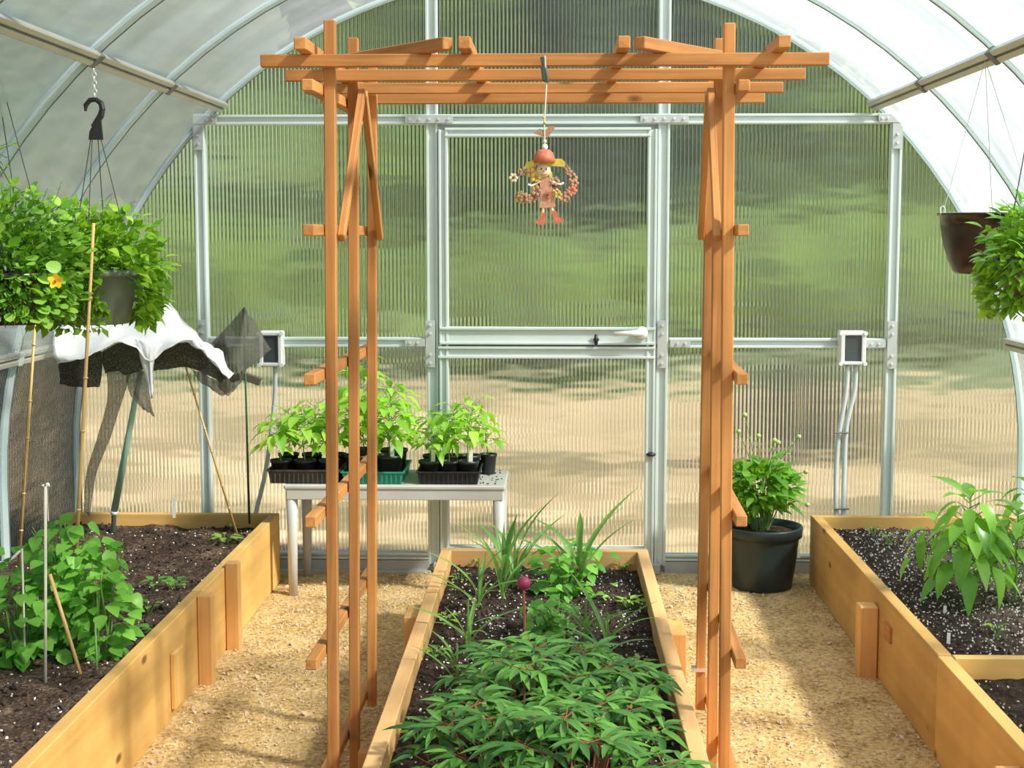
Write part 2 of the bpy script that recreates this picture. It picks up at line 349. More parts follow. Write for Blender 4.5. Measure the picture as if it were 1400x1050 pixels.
def tree(x, y, h, cw, label, mat, low=.12):
    z0 = -.05 + max(0, y-16.5)*.045
    t = empty('tree', (x, y, z0), label, 'tree', 'trees beyond the greenhouse')
    b = MB(); b.tube([(x,y,z0-.1),(x+.1,y,z0+h*.3),(x,y,z0+h*.8)], [h*.028,h*.02,h*.008], 7); b.build('trunk', M_BARK, t, True)
    b = MB()
    for k in range(900):
        u = R.random(); zz = h*(low + (1-low)*u); rr = cw*(1-u**1.6)**.6*(.35+.65*R.random())
        a = R.random()*2*PI; c = V((x+rr*math.cos(a), y+rr*math.sin(a), z0+zz)); s = h*.03*(.5+R.random())
        d1 = V((R.gauss(0,1),R.gauss(0,1),R.gauss(0,1))).normalized(); d2 = d1.orthogonal().normalized()
        n3 = d1.cross(d2)
        b.add([c-d1*s*1.4, c+d2*s+n3*s*.3, c+d1*s*1.4, c-d2*s+n3*s*.3], [(0,1,2),(0,2,3)])
    b.build('crown', mat, t, kind='stuff')
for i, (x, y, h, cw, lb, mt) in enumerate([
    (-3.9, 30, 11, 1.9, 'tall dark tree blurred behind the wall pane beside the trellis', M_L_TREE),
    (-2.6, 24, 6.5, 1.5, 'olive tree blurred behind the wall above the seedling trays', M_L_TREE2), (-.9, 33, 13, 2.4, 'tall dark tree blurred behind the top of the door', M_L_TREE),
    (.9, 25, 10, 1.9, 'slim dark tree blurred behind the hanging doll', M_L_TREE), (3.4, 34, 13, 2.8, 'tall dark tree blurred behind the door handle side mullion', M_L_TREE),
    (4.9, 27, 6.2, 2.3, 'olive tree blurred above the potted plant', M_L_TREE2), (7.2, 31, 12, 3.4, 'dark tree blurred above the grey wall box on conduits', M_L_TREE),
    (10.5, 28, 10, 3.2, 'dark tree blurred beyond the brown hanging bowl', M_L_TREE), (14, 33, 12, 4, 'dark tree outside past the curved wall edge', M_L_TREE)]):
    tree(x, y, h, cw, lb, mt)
def shrub(x, y, h, cw, label, mat):
    z0 = -.05 + max(0, y-16.5)*.045
    t = empty('shrub', (x, y, z0), label, 'shrub', 'shrubs outside the end wall')
    b = MB()
    for q in range(5): b.tube([(x,y,z0-.05),(x+.3*math.cos(q*1.3)*cw,y+.3*math.sin(q*1.3)*cw,z0+h*.6)], [.03,.015], 5)
    b.build('stem', M_BARK, t)
    b = MB()
    for k in range(500):
        d = V((R.gauss(0,1),R.gauss(0,1),R.gauss(0,1))).normalized()*(.5+.5*R.random())
        c = V((x+d.x*cw, y+d.y*cw, z0+h*.52+d.z*h*.5)); s = .09*(.6+R.random())
        d1 = V((R.gauss(0,1),R.gauss(0,1),R.gauss(0,1))).normalized(); d2 = d1.orthogonal()
        b.add([c-d1*s*1.3, c+d2*s, c+d1*s*1.3, c-d2*s], [(0,1,2,3)])
    b.build('foliage', mat, t, kind='stuff')
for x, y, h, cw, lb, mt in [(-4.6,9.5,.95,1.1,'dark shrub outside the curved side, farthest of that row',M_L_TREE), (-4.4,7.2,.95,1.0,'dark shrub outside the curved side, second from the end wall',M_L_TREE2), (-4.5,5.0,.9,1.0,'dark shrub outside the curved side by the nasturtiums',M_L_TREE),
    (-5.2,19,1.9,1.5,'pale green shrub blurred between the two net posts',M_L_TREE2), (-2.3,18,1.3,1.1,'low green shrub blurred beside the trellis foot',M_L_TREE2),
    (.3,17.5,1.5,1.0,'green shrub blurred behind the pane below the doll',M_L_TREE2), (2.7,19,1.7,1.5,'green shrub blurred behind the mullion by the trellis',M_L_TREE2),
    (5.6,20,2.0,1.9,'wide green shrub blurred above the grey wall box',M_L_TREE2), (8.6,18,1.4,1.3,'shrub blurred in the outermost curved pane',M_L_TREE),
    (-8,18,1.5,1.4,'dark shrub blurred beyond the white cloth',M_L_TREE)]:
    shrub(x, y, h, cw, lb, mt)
t = empty('compost_bin', (1.60, 10.2, -.05), 'dark slatted bin on tan ground outside, blurred behind the potted plant', 'bin')
for k in range(6):
    for yy in (10.0, 10.4): stick('slat', (1.36,yy,.08+k*.09), (1.84,yy,.08+k*.09), .02, .075, M_BIN, t)
    for xx in (1.36, 1.84): stick('slat', (xx,10.0,.08+k*.09), (xx,10.4,.08+k*.09), .02, .075, M_BIN, t)
for xx in (1.375, 1.825):
    for yy in (10.02, 10.38): stick('post', (xx,yy,-.1), (xx,yy,.62), .04, .04, M_BIN, t)

# ------------------------------------------------------------------ floor of the greenhouse
fz = lambda x, y: .004*hgt(x, y, 3) + .007*hgt(x, y, 9) + .004*hgt(x, y, 23)
o = grid(-2.0, 2.0, -.8, 6.2, 130, 230, fz).build('floor', M_SAND, smooth=True, kind='structure')
R = random.Random(9)
oct_f = [(0,2,4),(2,1,4),(1,3,4),(3,0,4),(2,0,5),(1,2,5),(3,1,5),(0,3,5)]
def chip(b, c, s):
    q = [V((R.uniform(.6,1.2)*s,0,0)),V((-R.uniform(.6,1.2)*s,0,0)),V((0,R.uniform(.6,1.2)*s,0)),V((0,-R.uniform(.6,1.2)*s,0)),V((0,0,R.uniform(.4,.8)*s)),V((0,0,-R.uniform(.4,.8)*s))]
    m = Matrix.Rotation(R.random()*PI, 3, V((R.random(),R.random(),R.random()+.1)).normalized())
    b.add([V(c)+m@p for p in q], oct_f)
b = MB()
for k in range(14000):
    x = R.uniform(-1.08, 1.1); y = R.uniform(2.4, 6.15)
    if -.38 < x < .4 and y < 5.32: continue
    s = R.uniform(.003, .007) if R.random() < .95 else R.uniform(.007, .014)
    chip(b, (x, y, fz(x, y)+s*.3), s)
g = b.build('pebbles', M_PEB, o, kind='stuff')

# ------------------------------------------------------------------ vault: ribs, purlins, sheets
RAD, ZC, YW = 2.02, .5, 6.2
YR = [YW - .86*k for k in range(9)]
def arc(th, r=RAD): return (r*math.cos(th), ZC + r*math.sin(th))
TH_P, TH_L = math.atan2(1.482, 1.36), math.asin(.492/RAD)
ceil = empty('ceiling', (0, 2.8, 2.5), kind='structure')
wl = empty('wall_left', (-2.02, 2.8, 0), kind='structure'); wr = empty('wall_right', (2.02, 2.8, 0), kind='structure')
segs = [(TH_L, TH_P), (TH_P, PI/2), (PI/2, PI-TH_P), (PI-TH_P, PI-TH_L)]
for k in range(8):
    y1, y0 = YR[k]-.012, YR[k+1]+.012
    for a, c in segs:
        b = MB(); n = 10
        P = [arc(a + (c-a)*i/n) for i in range(n+1)]
        b.add([(x, y, z) for x, z in P for y in (y0, y1)], [(2*i, 2*i+1, 2*i+3, 2*i+2) for i in range(n)])
        b.build('panel', M_ROOF, ceil, True)
    for sgn, root in ((1, wr), (-1, wl)):
        b = MB(); P = [(sgn*arc(TH_L*(1-i/4))[0], arc(TH_L*(1-i/4))[1]) for i in range(5)] + [(sgn*RAD, .0)]
        b.add([(x, y, z) for x, z in P for y in (y0, y1)], [(2*i, 2*i+1, 2*i+3, 2*i+2) for i in range(5)])
        b.build('panel', M_SIDE, root, True)
def ribmesh(y, w0, r_in, r_out, mat, name, root=ceil):
    n = 48; b = MB(); pts = []
    th = [PI*i/n for i in range(n+1)]
    P = [(RAD, 0, 1)] + [(*arc(t), 0) for t in th] + [(-RAD, 0, -1)]
    inn = []; out = []
    for x, z, f in P:
        d = V((x, 0, z-ZC)).normalized() if f == 0 else V((f, 0, 0))
        c = V((x, 0, z))
        inn.append(c - d*r_in); out.append(c + d*r_out)
    vs = []
    for i, o_ in zip(inn, out): vs += [(i.x, y-w0, i.z), (i.x, y+w0, i.z), (o_.x, y+w0, o_.z), (o_.x, y-w0, o_.z)]
    fs = []
    for k in range(len(P)-1):
        for j in range(4): fs.append((4*k+j, 4*k+(j+1)%4, 4*k+4+(j+1)%4, 4*k+4+j))
    b.add(vs, fs); return fixn(b.build(name, mat, root))
for k, y in enumerate(YR):
    if k == 0: y -= .02
    ribmesh(y, .028, .010, .006, M_RIB, 'rib')
    ribmesh(y+.031, .003, .012, .004, M_ALUS, 'gasket')
for sgn in (1, -1):
    for th, nm in ((TH_P, 'purlin'), (TH_L, 'purlin')):
        x, z = arc(th, RAD-.030); x *= sgn
        d = V((math.cos(th)*sgn, 0, math.sin(th))); t = V((-d.z, 0, d.x))
        for off, s, mt in ((-.014, .010, M_PURL), (.014, .010, M_PURL), (0, .006, M_ALUS)):
            c = V((x, 0, z)) + t*off
            r = ceil if th == TH_P else (wr if sgn > 0 else wl)
            stick(nm if mt is M_PURL else 'slot', (c.x, 6.16, c.z), (c.x, -.7, c.z), s*2, s*2.4 if mt is M_PURL else .012, mt, r, up=d, bev=.003)
        for y in YR[1:8]:   # clamp where the rib crosses
            c = V((x, y-.03, z)); stick('clamp', c-V((0,.02,0)), c+V((0,.02,0)), .052, .03, M_ALUS if th == TH_P else M_ALU, r, up=d)
stick('purlin', (0, 6.16, ZC+RAD-.03), (0, -.7, ZC+RAD-.03), .045, .03, M_PURL, ceil)

# ------------------------------------------------------------------ end wall
wb = empty('wall_back', (0, YW, 0), kind='structure')
XM = [-1.45, -.4725, .4935, 1.452]; Z1, Z2, ZB = .984, 1.915, .065
def zarch(x): return ZC + math.sqrt(max(0, (RAD-.008)**2 - x*x)) if abs(x) < RAD-.008 else ZC
def pane(x0, x1, z0, z1, root=wb, y=YW):
    n = max(2, int((x1-x0)/.06)); b = MB(); vs = []
    for i in range(n+1):
        x = x0 + (x1-x0)*i/n; vs += [(x, y, z0), (x, y, max(z0, min(z1, zarch(x))))]
    b.add(vs, [(2*i, 2*i+2, 2*i+3, 2*i+1) for i in range(n)]); return b.build('panel', M_WALL, root)
for x0, x1 in ((-RAD+.01, XM[0]), (XM[3], RAD-.01)): pane(x0, x1, ZB, 9)
for x0, x1 in ((XM[0], XM[1]), (XM[2], XM[3])):
    pane(x0, x1, ZB, Z1); pane(x0, x1, Z1, Z2); pane(x0, x1, Z2, 9)
pane(XM[1], XM[2], Z2, 9)
def profile(root, a, b, w_, horizontal=False, y=YW-.02, name='mullion', mat=M_ALU):
    """an aluminium bar: flat body with two raised lips along its edges"""
    (x0, z0), (x1, z1) = a, b
    t = V((0,0,1)) if horizontal else V((1,0,0))
    stick(name, (x0, y, z0), (x1, y, z1), w_, .030, mat, root, up=(0,-1,0), bev=.002)
    for s in (-1, 1):
        o_ = t*(w_/2-.006)*s
        stick('lip', V((x0, y-.021, z0))+o_, V((x1, y-.021, z1))+o_, .011, .014, mat, root, up=(0,-1,0), bev=.002)
for x in (XM[0], XM[3]): profile(wb, (x, ZB), (x, zarch(x)-.01), .046)
for x in (XM[1], XM[2]): profile(wb, (x, .03), (x, zarch(x)-.01), .050)
profile(wb, (XM[0]-.01, Z2), (XM[3]+.01, Z2), .042, True, y=YW-.024, name='rail')
profile(wb, (XM[0]+.025, Z1), (XM[1]-.03, Z1), .042, True, name='rail'); profile(wb, (XM[2]+.03, Z1), (XM[3]-.025, Z1), .042, True, name='rail')
profile(wb, (-RAD+.02, ZB), (XM[1]-.02, ZB), .030, True, name='rail'); profile(wb, (XM[2]+.02, ZB), (RAD-.02, ZB), .030, True, name='rail')
def plate(cx, cz, w_, h_, bolts):
    yp = YW-.055 if w_ < h_ else YW-.0575
    stick('joint_plate', (cx-w_/2, yp, cz), (cx+w_/2, yp, cz), h_, .006, M_ALUD, wb, up=(0,-1,0), bev=.001)
    for bx, bz in bolts:
        b = MB(); b.tube([(cx+bx, YW-.057, cz+bz), (cx+bx, YW-.066, cz+bz)], [.0065, .0055], 8); b.build('bolt', M_BOLT, wb)
for x in (XM[1]-.01, XM[2]+.0):
    plate(x, Z2, .20, .034, [(d, 0) for d in (-.08,-.04,0,.04,.08)])
    plate(x, Z1-.005, .040, .20, [(0, d) for d in (-.08,-.045,.045,.08)])
plate(XM[1]-.075, Z1, .085, .032, [(-.022,0),(.012,0)]); plate(XM[2]+.075, Z1, .085, .032, [(.022,0),(-.012,0)])
for x, s in ((XM[0], 1), (XM[3], -1)):
    plate(x, Z2-.05, .042, .15, [(0,-.05),(0,-.015)]); plate(x+s*.03, Z2, .10, .036, [(s*.012,0),(s*.035,0)])
    plate(x, Z1-.005, .040, .20, [(0, d) for d in (-.08,-.045,.045,.08)]); plate(x+s*.07, Z1, .085, .032, [(-.015,0),(.015,0)])
stick('skirting', (-2.0, YW-.03, .005), (XM[1]-.02, YW-.03, .005), .04, .085, M_SKIRT, wb)
stick('skirting', (XM[2]+.02, YW-.03, .005), (2.0, YW-.03, .005), .04, .085, M_SKIRT, wb)
stick('sill', (XM[0], YW-.06, -.005), (XM[1]-.01, YW-.06, -.005), .05, .03, M_SKIRT, wb)
# ---- door
dr = empty('door_1', (0, YW, 0), kind='structure')
DX0, DX1, DZT = XM[1]+.035, XM[2]-.035, Z2-.042
profile(dr, (DX0+.012, .03), (DX0+.012, DZT), .040, y=YW-.03, name='stile'); profile(dr, (DX1-.012, .03), (DX1-.012, DZT), .040, y=YW-.03, name='stile')
profile(dr, (DX0+.02, DZT-.012), (DX1-.02, DZT-.012), .038, True, y=YW-.034, name='rail')
profile(dr, (DX0-.005, Z1+.030), (DX1+.005, Z1+.030), .074, True, y=YW-.04, name='upper_leaf_rail')
profile(dr, (DX0-.012, Z1-.040), (DX1+.005, Z1-.040), .052, True, y=YW-.036, name='lower_leaf_rail')
stick('gap', (DX0-.005, YW-.05, Z1-.0115), (DX1+.02, YW-.05, Z1-.0115), .005, .012, M_ALUS, dr)
profile(dr, (DX0+.02, .085), (DX1-.02, .085), .050, True, y=YW-.034, name='rail')
stick('door_sill', (XM[1], YW-.05, .022), (XM[2], YW-.05, .022), .07, .04, M_SKIRT, dr)
stick('gap', (DX1+.013, YW-.04, .05), (DX1+.013, YW-.04, DZT), .006, .012, M_ALUS, dr, up=(0,-1,0))
for z0, z1 in ((.11, Z1-.066), (Z1+.067, DZT-.03)): pane(DX0+.03, DX1-.03, z0, z1, dr, YW-.01)
for x, w_ in ((XM[1]+.022, .026), (XM[2]-.022, .026)): stick('jamb', (x, YW-.006, .03), (x, YW-.006, Z2), w_, .01, M_ALU, dr, up=(0,-1,0), bev=.001)
stick('header', (XM[1], YW-.008, Z2-.03), (XM[2], YW-.008, Z2-.03), .05, .01, M_ALU, dr, up=(0,-1,0), bev=.001)
# lever handle
h = at(868, 456, YW-.07)
b = MB(); b.tube([h+V((.028,.02,.002)), h+V((.028,-.012,.002))], [.028,.026], 18); hb = fixn(b.build('handle', M_WHITE, dr, True))
b = MB(); b.tube([h+V((.03,-.02,.004)), h+V((-.02,-.03,.004)), h+V((-.09,-.028,.0))], [.013,.011,.009], 10); fixn(b.build('lever', M_WHITE, hb, True))
k = at(815, 465, YW-.07)
b = MB(); b.lathe(k+V((0,0,-.022)), [(0,0),(.006,.004),(.009,.018),(.014,.024),(.008,.032),(.007,.044),(0,.046)], 12); fixn(b.build('latch_knob', M_BLACK, dr, True))
k = at(890, 621, YW-.06)
b = MB(); b.lathe(k+V((0,0,-.01)), [(0,0),(.018,.004),(.022,.011),(.010,.018),(0,.02)], 12); fixn(b.build('latch', M_BLACK, dr, True))
# low panel skirting reflected strip by the door foot
# ------------------------------------------------------------------ raised beds
def soil(root, x0, x1, y0, y1, z, mat, seed, amp=.02, chips=1500, perl=700, nx=40, ny=120):
    global R
    R = random.Random(seed)
    zf = lambda x, y: z + amp*hgt(x+seed, y, 2.4) + amp*.6*hgt(x, y+seed, 7) + amp*.35*hgt(x, y, 19) + .004*hgt(x, y, 60)
    o = grid(x0, x1, y0, y1, nx, ny, zf).build('soil', mat, root, True, kind='stuff')
    b = MB()
    for k in range(chips):
        x, y = R.uniform(x0+.01, x1-.01), R.uniform(y0+.01, y1-.01); s = R.uniform(.004, .014)
        chip(b, (x, y, zf(x, y)+s*.2), s)
    b.build('clods', M_CLOD, root, kind='stuff')
    b = MB()
    for k in range(perl):
        x, y = R.uniform(x0+.01, x1-.01), R.uniform(y0+.01, y1-.01); s = R.uniform(.002, .0058)
        chip(b, (x, y, zf(x, y)+s*.5), s)
    b.build('perlite', M_PERL, root, kind='stuff')
    return zf
HB = .288
# left bed
bl = empty('raised_bed', (-1.55, 3.5, 0), 'long raised bed of tan boards with soil under the hanging baskets', 'raised bed', 'raised garden beds')
stick('board', (-1.115, 5.93, HB/2+.002), (-1.115, 4.62, HB/2+.002), .036, HB, M_BED, bl)
stick('board', (-1.115, 4.615, HB/2), (-1.115, .9, HB/2), .038, HB, M_BED, bl)
stick('board', (-1.99, 5.95, HB/2-.002), (-1.10, 5.95, HB/2-.002), .036, HB, M_BED, bl)
ZL = soil(bl, -1.985, -1.134, .9, 5.93, .235, M_SOILB, 3, .03, 2600, 900)
def stake(px, pyt, pyb, side, root, mat=M_STAKE, wx=.05, wy=.045, topz=None, X=None):
    """square peg driven against a board face: its foot seen at (px, pyb)"""
    g = on(px, pyb, 0); Y = g.y + wy/2
    x = X if X is not None else g.x
    zt = topz if topz is not None else at(px, pyt, g.y).z
    return stick('stake', (x, Y, -.05), (x, Y, zt), wx, wy, mat, root, up=(0,-1,0), bev=.003)
stake(281, 815, 937, 1, bl, X=-1.072, wx=.046); stake(318, 770, 889, 1, bl, X=-1.072, wx=.046)
stick('cleat', (-1.088, 4.25, .03), (-1.088, 4.25, .20), .09, .014, M_BED, bl, up=(1,0,0))
b = MB(); b.box((-1.094, 4.98, 0), (-1.082, 5.0, .17)); b.build('metal_strap', M_WIRE, bl)
# centre bed
bc = empty('raised_bed', (.01, 3.5, 0), 'narrow raised bed full of peonies standing under the trellis', 'raised bed', 'raised garden beds')
BX0, BX1, BY = -.372, .386, 5.30
stick('board', (BX0+.02, BY-.041, HB/2), (BX0+.02, 1.7, HB/2), .040, HB, M_BEDC, bc)
stick('board', (BX1-.02, BY-.041, HB/2), (BX1-.02, 1.7, HB/2), .040, HB, M_BEDC, bc)
stick('board', (BX0, BY-.02, HB/2), (BX1, BY-.02, HB/2), .040, HB, M_BEDC, bc)
stick('board', (BX0, 1.68, HB/2), (BX1, 1.68, HB/2), .040, HB, M_BEDC, bc)
ZCB = soil(bc, BX0+.04, BX1-.04, 1.7, BY-.04, .225, M_SOIL, 5, .016, 2200, 2300)
for Y, X in ((4.52, BX0-.028), (4.35, BX1+.028)):
    stick('stake', (X, Y, -.05), (X+(.0), Y, .255), .05, .16, M_STAKE, bc, up=(0,-1,0), bev=.003)
# right bed
br = empty('raised_bed', (1.55, 3.5, 0), 'raised bed of yellowish boards growing pepper plants beneath the brown bowl', 'raised bed', 'raised garden beds')
stick('board', (1.12, 5.95, HB/2), (1.12, 3.965, HB/2), .040, HB, M_BED, br)
stick('board', (1.118, 3.96, HB/2-.002), (1.118, .9, HB/2-.002), .040, HB, M_BED, br)
stick('board', (1.10, 5.97, HB/2-.002), (1.99, 5.97, HB/2-.002), .036, HB, M_BED, br)
stick('board', (1.14, 3.95, HB/2), (1.99, 3.95, HB/2), .036, HB, M_BED, br)
ZR = soil(br, 1.14, 1.985, 3.97, 5.95, .235, M_SOIL, 8, .018, 1500, 3600, 40, 60)
soil(br, 1.14, 1.985, .9, 3.93, .215, M_SOIL, 12, .025, 900, 1200, 40, 70)
stick('stake', (1.068, 4.72, -.05), (1.068, 4.72, .235), .06, .07, M_STAKE, br, up=(0,-1,0), bev=.004)
stick('stake', (1.068, 3.20, -.05), (1.068, 3.20, .245), .06, .07, M_STAKE, br, up=(0,-1,0), bev=.004)
b = MB(); b.box((1.092, 4.50, .165), (1.102, 4.585, .215)); b.build('dark_knot', M_TRELD, br)

# ------------------------------------------------------------------ cedar trellis
tr = empty('trellis_arch', (0, 3.8, 0), 'orange cedar garden arch of square laths straddling the middle bed', 'trellis')
T = .0265
PO = []
for side, pts in (('l', [(3.45,(451,28),(456,1050),0), (3.775,(483,52),(485,1050),0), (4.11,(509,74),(508.5,977),.08)]),
                  ('r', [(3.45,(997,32),(990,1050),0), (3.775,(984,53),(973,1050),0), (4.11,(974,70),(957,974),.08)])):
    for Y, a, c, zb in pts:
        p, q = at(*a, Y), at(*c, Y); d = (q-p)/(q.z-p.z)
        q = p + d*(zb - p.z); stick('post', q, p, T, T, M_TREL, tr, up=(0,-1,0)); PO.append((side, Y, p, q))
ZBM = 1.838
for Y, x0, x1 in ((3.424,357,1133), (3.738,390,1101), (4.072,418,1071), (4.386,440,1046)):
    p, q = at(x0, 87, Y), at(x1, 87, Y); stick('beam', (p.x, Y, ZBM), (q.x, Y, ZBM), T-.004, .029, M_TREL, tr)
def postx(side, Y, z):
    best = [p for p in PO if p[0] == side and abs(p[1]-Y) < .01][0]; _, _, p, q = best
    return p.x + (q.x-p.x)*(z-p.z)/(q.z-p.z)
for side, s in (('l', -1), ('r', 1)):
    for z in [1.845-.072, 1.449, 1.109, .778, .440, .11]:
        xa, xb = postx(side, 3.45, z) + s*(T+.001), postx(side, 4.11, z) + s*(T+.001)
        sl = (xb-xa)/.66; y0 = 3.315 if s < 0 else 3.355
        stick('rung', (xa+sl*(y0-3.45), y0, z), (xa+sl*(4.26-3.45), 4.26, z), T, T, M_TREL, tr)
    for Yp, Y0 in ((3.46, 3.765), (4.10, 3.80)):
        xi = postx(side, 3.775, 1.8) - s*(T*.5+.010); xo = postx(side, 3.45 if Yp < 3.7 else 4.11, 1.44) - s*(T*.5+.010)
        stick('brace', (xi, Y0, 1.80), (xo, Yp, 1.43), .026, .018, M_TREL, tr, up=(1,0,0))
ZRF = ZBM + .0285
for X in (-.530, -.160, .197, .553): stick('rafter', (X, 3.33, ZRF), (X, 4.42, ZRF), .028, .028, M_TREL, tr)
stick('diagonal', (-.198, 3.345, ZRF), (-.47, 3.66, ZRF), .028, .028, M_TREL, tr)
stick('diagonal', (.232, 3.345, ZRF), (.47, 3.66, ZRF), .028, .028, M_TREL, tr)
for px, py, Y in ((498,1026,3.70), (955,1032,3.72)):
    p = at(px, py, Y); stick('stake', (p.x, Y, -.05), (p.x, Y, p.z), .03, .03, M_STAKE, tr, up=(0,-1,0))
p = at(955, 914, 4.11); b = MB(); b.box((p.x-.02, 4.088, p.z-.004), (p.x+.02, 4.13, p.z+.004)); b.build('wire_tie', M_CHAIN, tr)

# ------------------------------------------------------------------ hanging doll
DY = 3.395
dl = empty('hanging_doll', at(745, 300, DY), 'painted metal doll in a yellow hat hanging on a string from the trellis', 'ornament')
def flat(name, pts, mat, th=.005, parent=dl, dy=0, Y=DY):
    b = MB(); b.prism([at(x, y, Y+dy) for x, y in pts], (0, th, 0)); return fixn(b.build(name, mat, parent))
b = MB(); b.tube([at(745,76,DY), at(747,120,DY), at(744,170,DY), at(745,208,DY)], .0018, 6); b.build('string', M_STR, dl)
b = MB(); b.tube([at(741,78,DY+.005), at(745,96,DY), at(749,113,DY), at(744,110,DY), at(742,92,DY)], .0045, 6); b.build('knot', M_WIRE, dl)
flat('bow', [(729,182),(737,176),(745,178),(752,172),(760,173),(754,181),(750,187),(741,186)], M_DOLLB)
b = MB(); b.ball(at(745,201,DY), .007, 10, 8); b.build('bead', M_WHITE, dl, True)
b = MB(); b.ball(at(745,193,DY), .004, 8, 6); b.build('bead', M_WHITE, dl, True)
b = MB(); b.ball(at(745,168,DY), .004, 8, 6); b.ball(at(743,160,DY), .003, 8, 6); b.build('bead', M_DOLLY, dl, True)
flat('hat_brim', [(716,231),(720,222),(735,217),(745,216),(757,217),(768,217),(773,222),(771,228),(756,227),(745,226),(733,226),(722,231)], M_DOLLY)
b = MB(); b.lathe(at(744,222,DY), [(0,.030),(.012,.029),(.020,.022),(.024,.010),(.025,.0),(0,0)], 14); b.build('hat_crown', M_DOLLR, dl, True)
hd = MB(); hd.ball(at(743,233,DY), .0165, 12, 9, (1,.6,1.0)); hd = hd.build('head', M_DOLLF, dl, True)
for x in (740, 747):
    b = MB(); b.ball(at(x,231,DY-.0105), .0022, 6, 5); b.build('eye', M_WIRE, hd)
b = MB(); b.ball(at(743.5,234,DY-.012), .0025, 6, 5); b.build('nose', M_DOLLR, hd)
b = MB(); b.tube([at(739.5,238,DY-.009), at(743.5,240,DY-.010), at(747.5,238,DY-.009)], .0011, 5); b.build('mouth', M_DOLLR, hd)
for s in (-1, 1): flat('hair', [(743+s*8,230),(743+s*12,236),(743+s*13,246),(743+s*8,243)], M_DOLLY)
flat('dress', [(738,242),(750,242),(754,246),(755,258),(760,282),(750,284),(738,284),(737,284),(738,282),(739,262),(737,246)], M_DOLLP, .012)
flat('pocket', [(745,263),(752,263),(752,271),(745,270)], M_DOLLR, .003, dy=-.004); flat('pocket', [(747,265),(750,265),(750,268),(747,268)], M_WIRE, .003, dy=-.006)
for s, pts in ((-1, [(739,247),(733,251),(727,254),(722,252)]), (1, [(752,246),(759,250),(766,252),(771,250)])):
    b = MB(); b.tube([at(x,y,DY) for x,y in pts], .0025, 6); b.build('arm', M_WHITE, dl)
for pts in ([(743,283),(742,290),(741,296)], [(754,283),(756,290),(760,296)]):
    b = MB(); b.tube([at(x,y,DY+.004) for x,y in pts], .0035, 6); b.build('leg', M_DOLLF, dl)
flat('boot', [(739,290),(746,291),(746,306),(742,308),(731,305),(733,301),(738,300)], M_DOLLR, .014, dy=-.003)
flat('boot', [(753,288),(760,288),(765,297),(771,299),(771,302),(759,306),(757,300)], M_DOLLR, .014, dy=-.003)
R = random.Random(2)
for s in (-1, 1):
    cx, cy = (717, 253) if s < 0 else (774, 250)
    for q in range(22):
        a = q*2*PI/22*.8 + (.5 if s < 0 else -1.2); x = cx + s*14*math.cos(a)*.9 - s*3 + R.uniform(-2.5,2.5); y = cy + 21*math.sin(a) + R.uniform(-3,3)
        mt = R.choice([M_DOLLB, M_DOLLB, M_DOLLR, M_DOLLY, M_DOLLP, M_GSTAKE])
        c = at(x, y, DY+R.uniform(-.006,.006)); b = MB(); r = R.uniform(.004,.0085)
        for pe in range(5): b.ball(c+V((math.cos(pe*1.257)*r,0,math.sin(pe*1.257)*r)), r*.62, 6, 4, (1,.5,1))
        b.build('flower', mt, dl)
c = at(702, 243, DY); b = MB()
for pe in range(6): b.ball(c+V((math.cos(pe*1.05)*.007,0,math.sin(pe*1.05)*.007)), .0042, 6, 4, (1,.5,1))
b.build('daisy', M_DOLLF, dl); b = MB(); b.ball(c+V((0,-.003,0)), .003, 6, 4); b.build('daisy_eye', M_WIRE, dl)

# ------------------------------------------------------------------ leaf meshes
def leaf_mesh(name, mat, L=1., W=.5, n=5, fold=.12, droop=.35, shape='ovate', wave=0.):
    b = MB(); vs = []; fs = []
    for i in range(n+1):
        t = i/n; y = L*t; z = -droop*L*t*t
        if shape == 'ovate': w_ = W*.5*math.sin(PI*min(1, t**.75))**.85*(1-.15*t)
        elif shape == 'lance': w_ = W*.5*math.sin(PI*t**.85)**.8
        elif shape == 'round': w_ = W*.5*math.sqrt(max(0, 1-(2*t-1)**2))
        elif shape == 'strap': w_ = W*.5*min(1, (1-t)*3)*(.6+.4*min(1, t*4))
        w_ = max(w_, .01*W)
        vs += [(-w_, y, z+fold*w_*2+wave*W*math.sin(i*2.1)), (0, y, z), (w_, y, z+fold*w_*2-wave*W*math.sin(i*1.7))]
    for i in range(n):
        a = i*3; fs += [(a, a+1, a+4, a+3), (a+1, a+2, a+5, a+4)]
    b.add(vs, fs); return b.mesh(name, mat, True)
def LM(name, mat, **k): return [leaf_mesh(name, mat, droop=k.get('droop',.35)*d, **{a: c for a, c in k.items() if a != 'droop'}) for d in (.6, 1.0, 1.5)]
def leaf(parent, ms, pos, d, up, size, name='leaf'):
    M = Matrix.Translation(V(pos)) @ frame(d, up) @ Matrix.Scale(size, 4)
    return put(name, R.choice(ms), M, parent)
def dirv(az, el): return V((math.cos(az)*math.cos(el), math.sin(az)*math.cos(el), math.sin(el)))
def soup(name, mat, parent, pts, size, W=.7):
    """inner foliage mass: too dense to tell leaf from leaf"""
    b = MB()
    for c, d in pts:
        s = size*R.uniform(.6, 1.2); x = d.cross(V((R.gauss(0,1),R.gauss(0,1),R.gauss(0,1)))).normalized()*s*W*.5
        b.add([c, c+d*s*.5+x, c+d*s-V((0,0,s*.2)), c+d*s*.5-x], [(0,1,2),(0,2,3)])
    return b.build(name, mat, parent, kind='stuff')

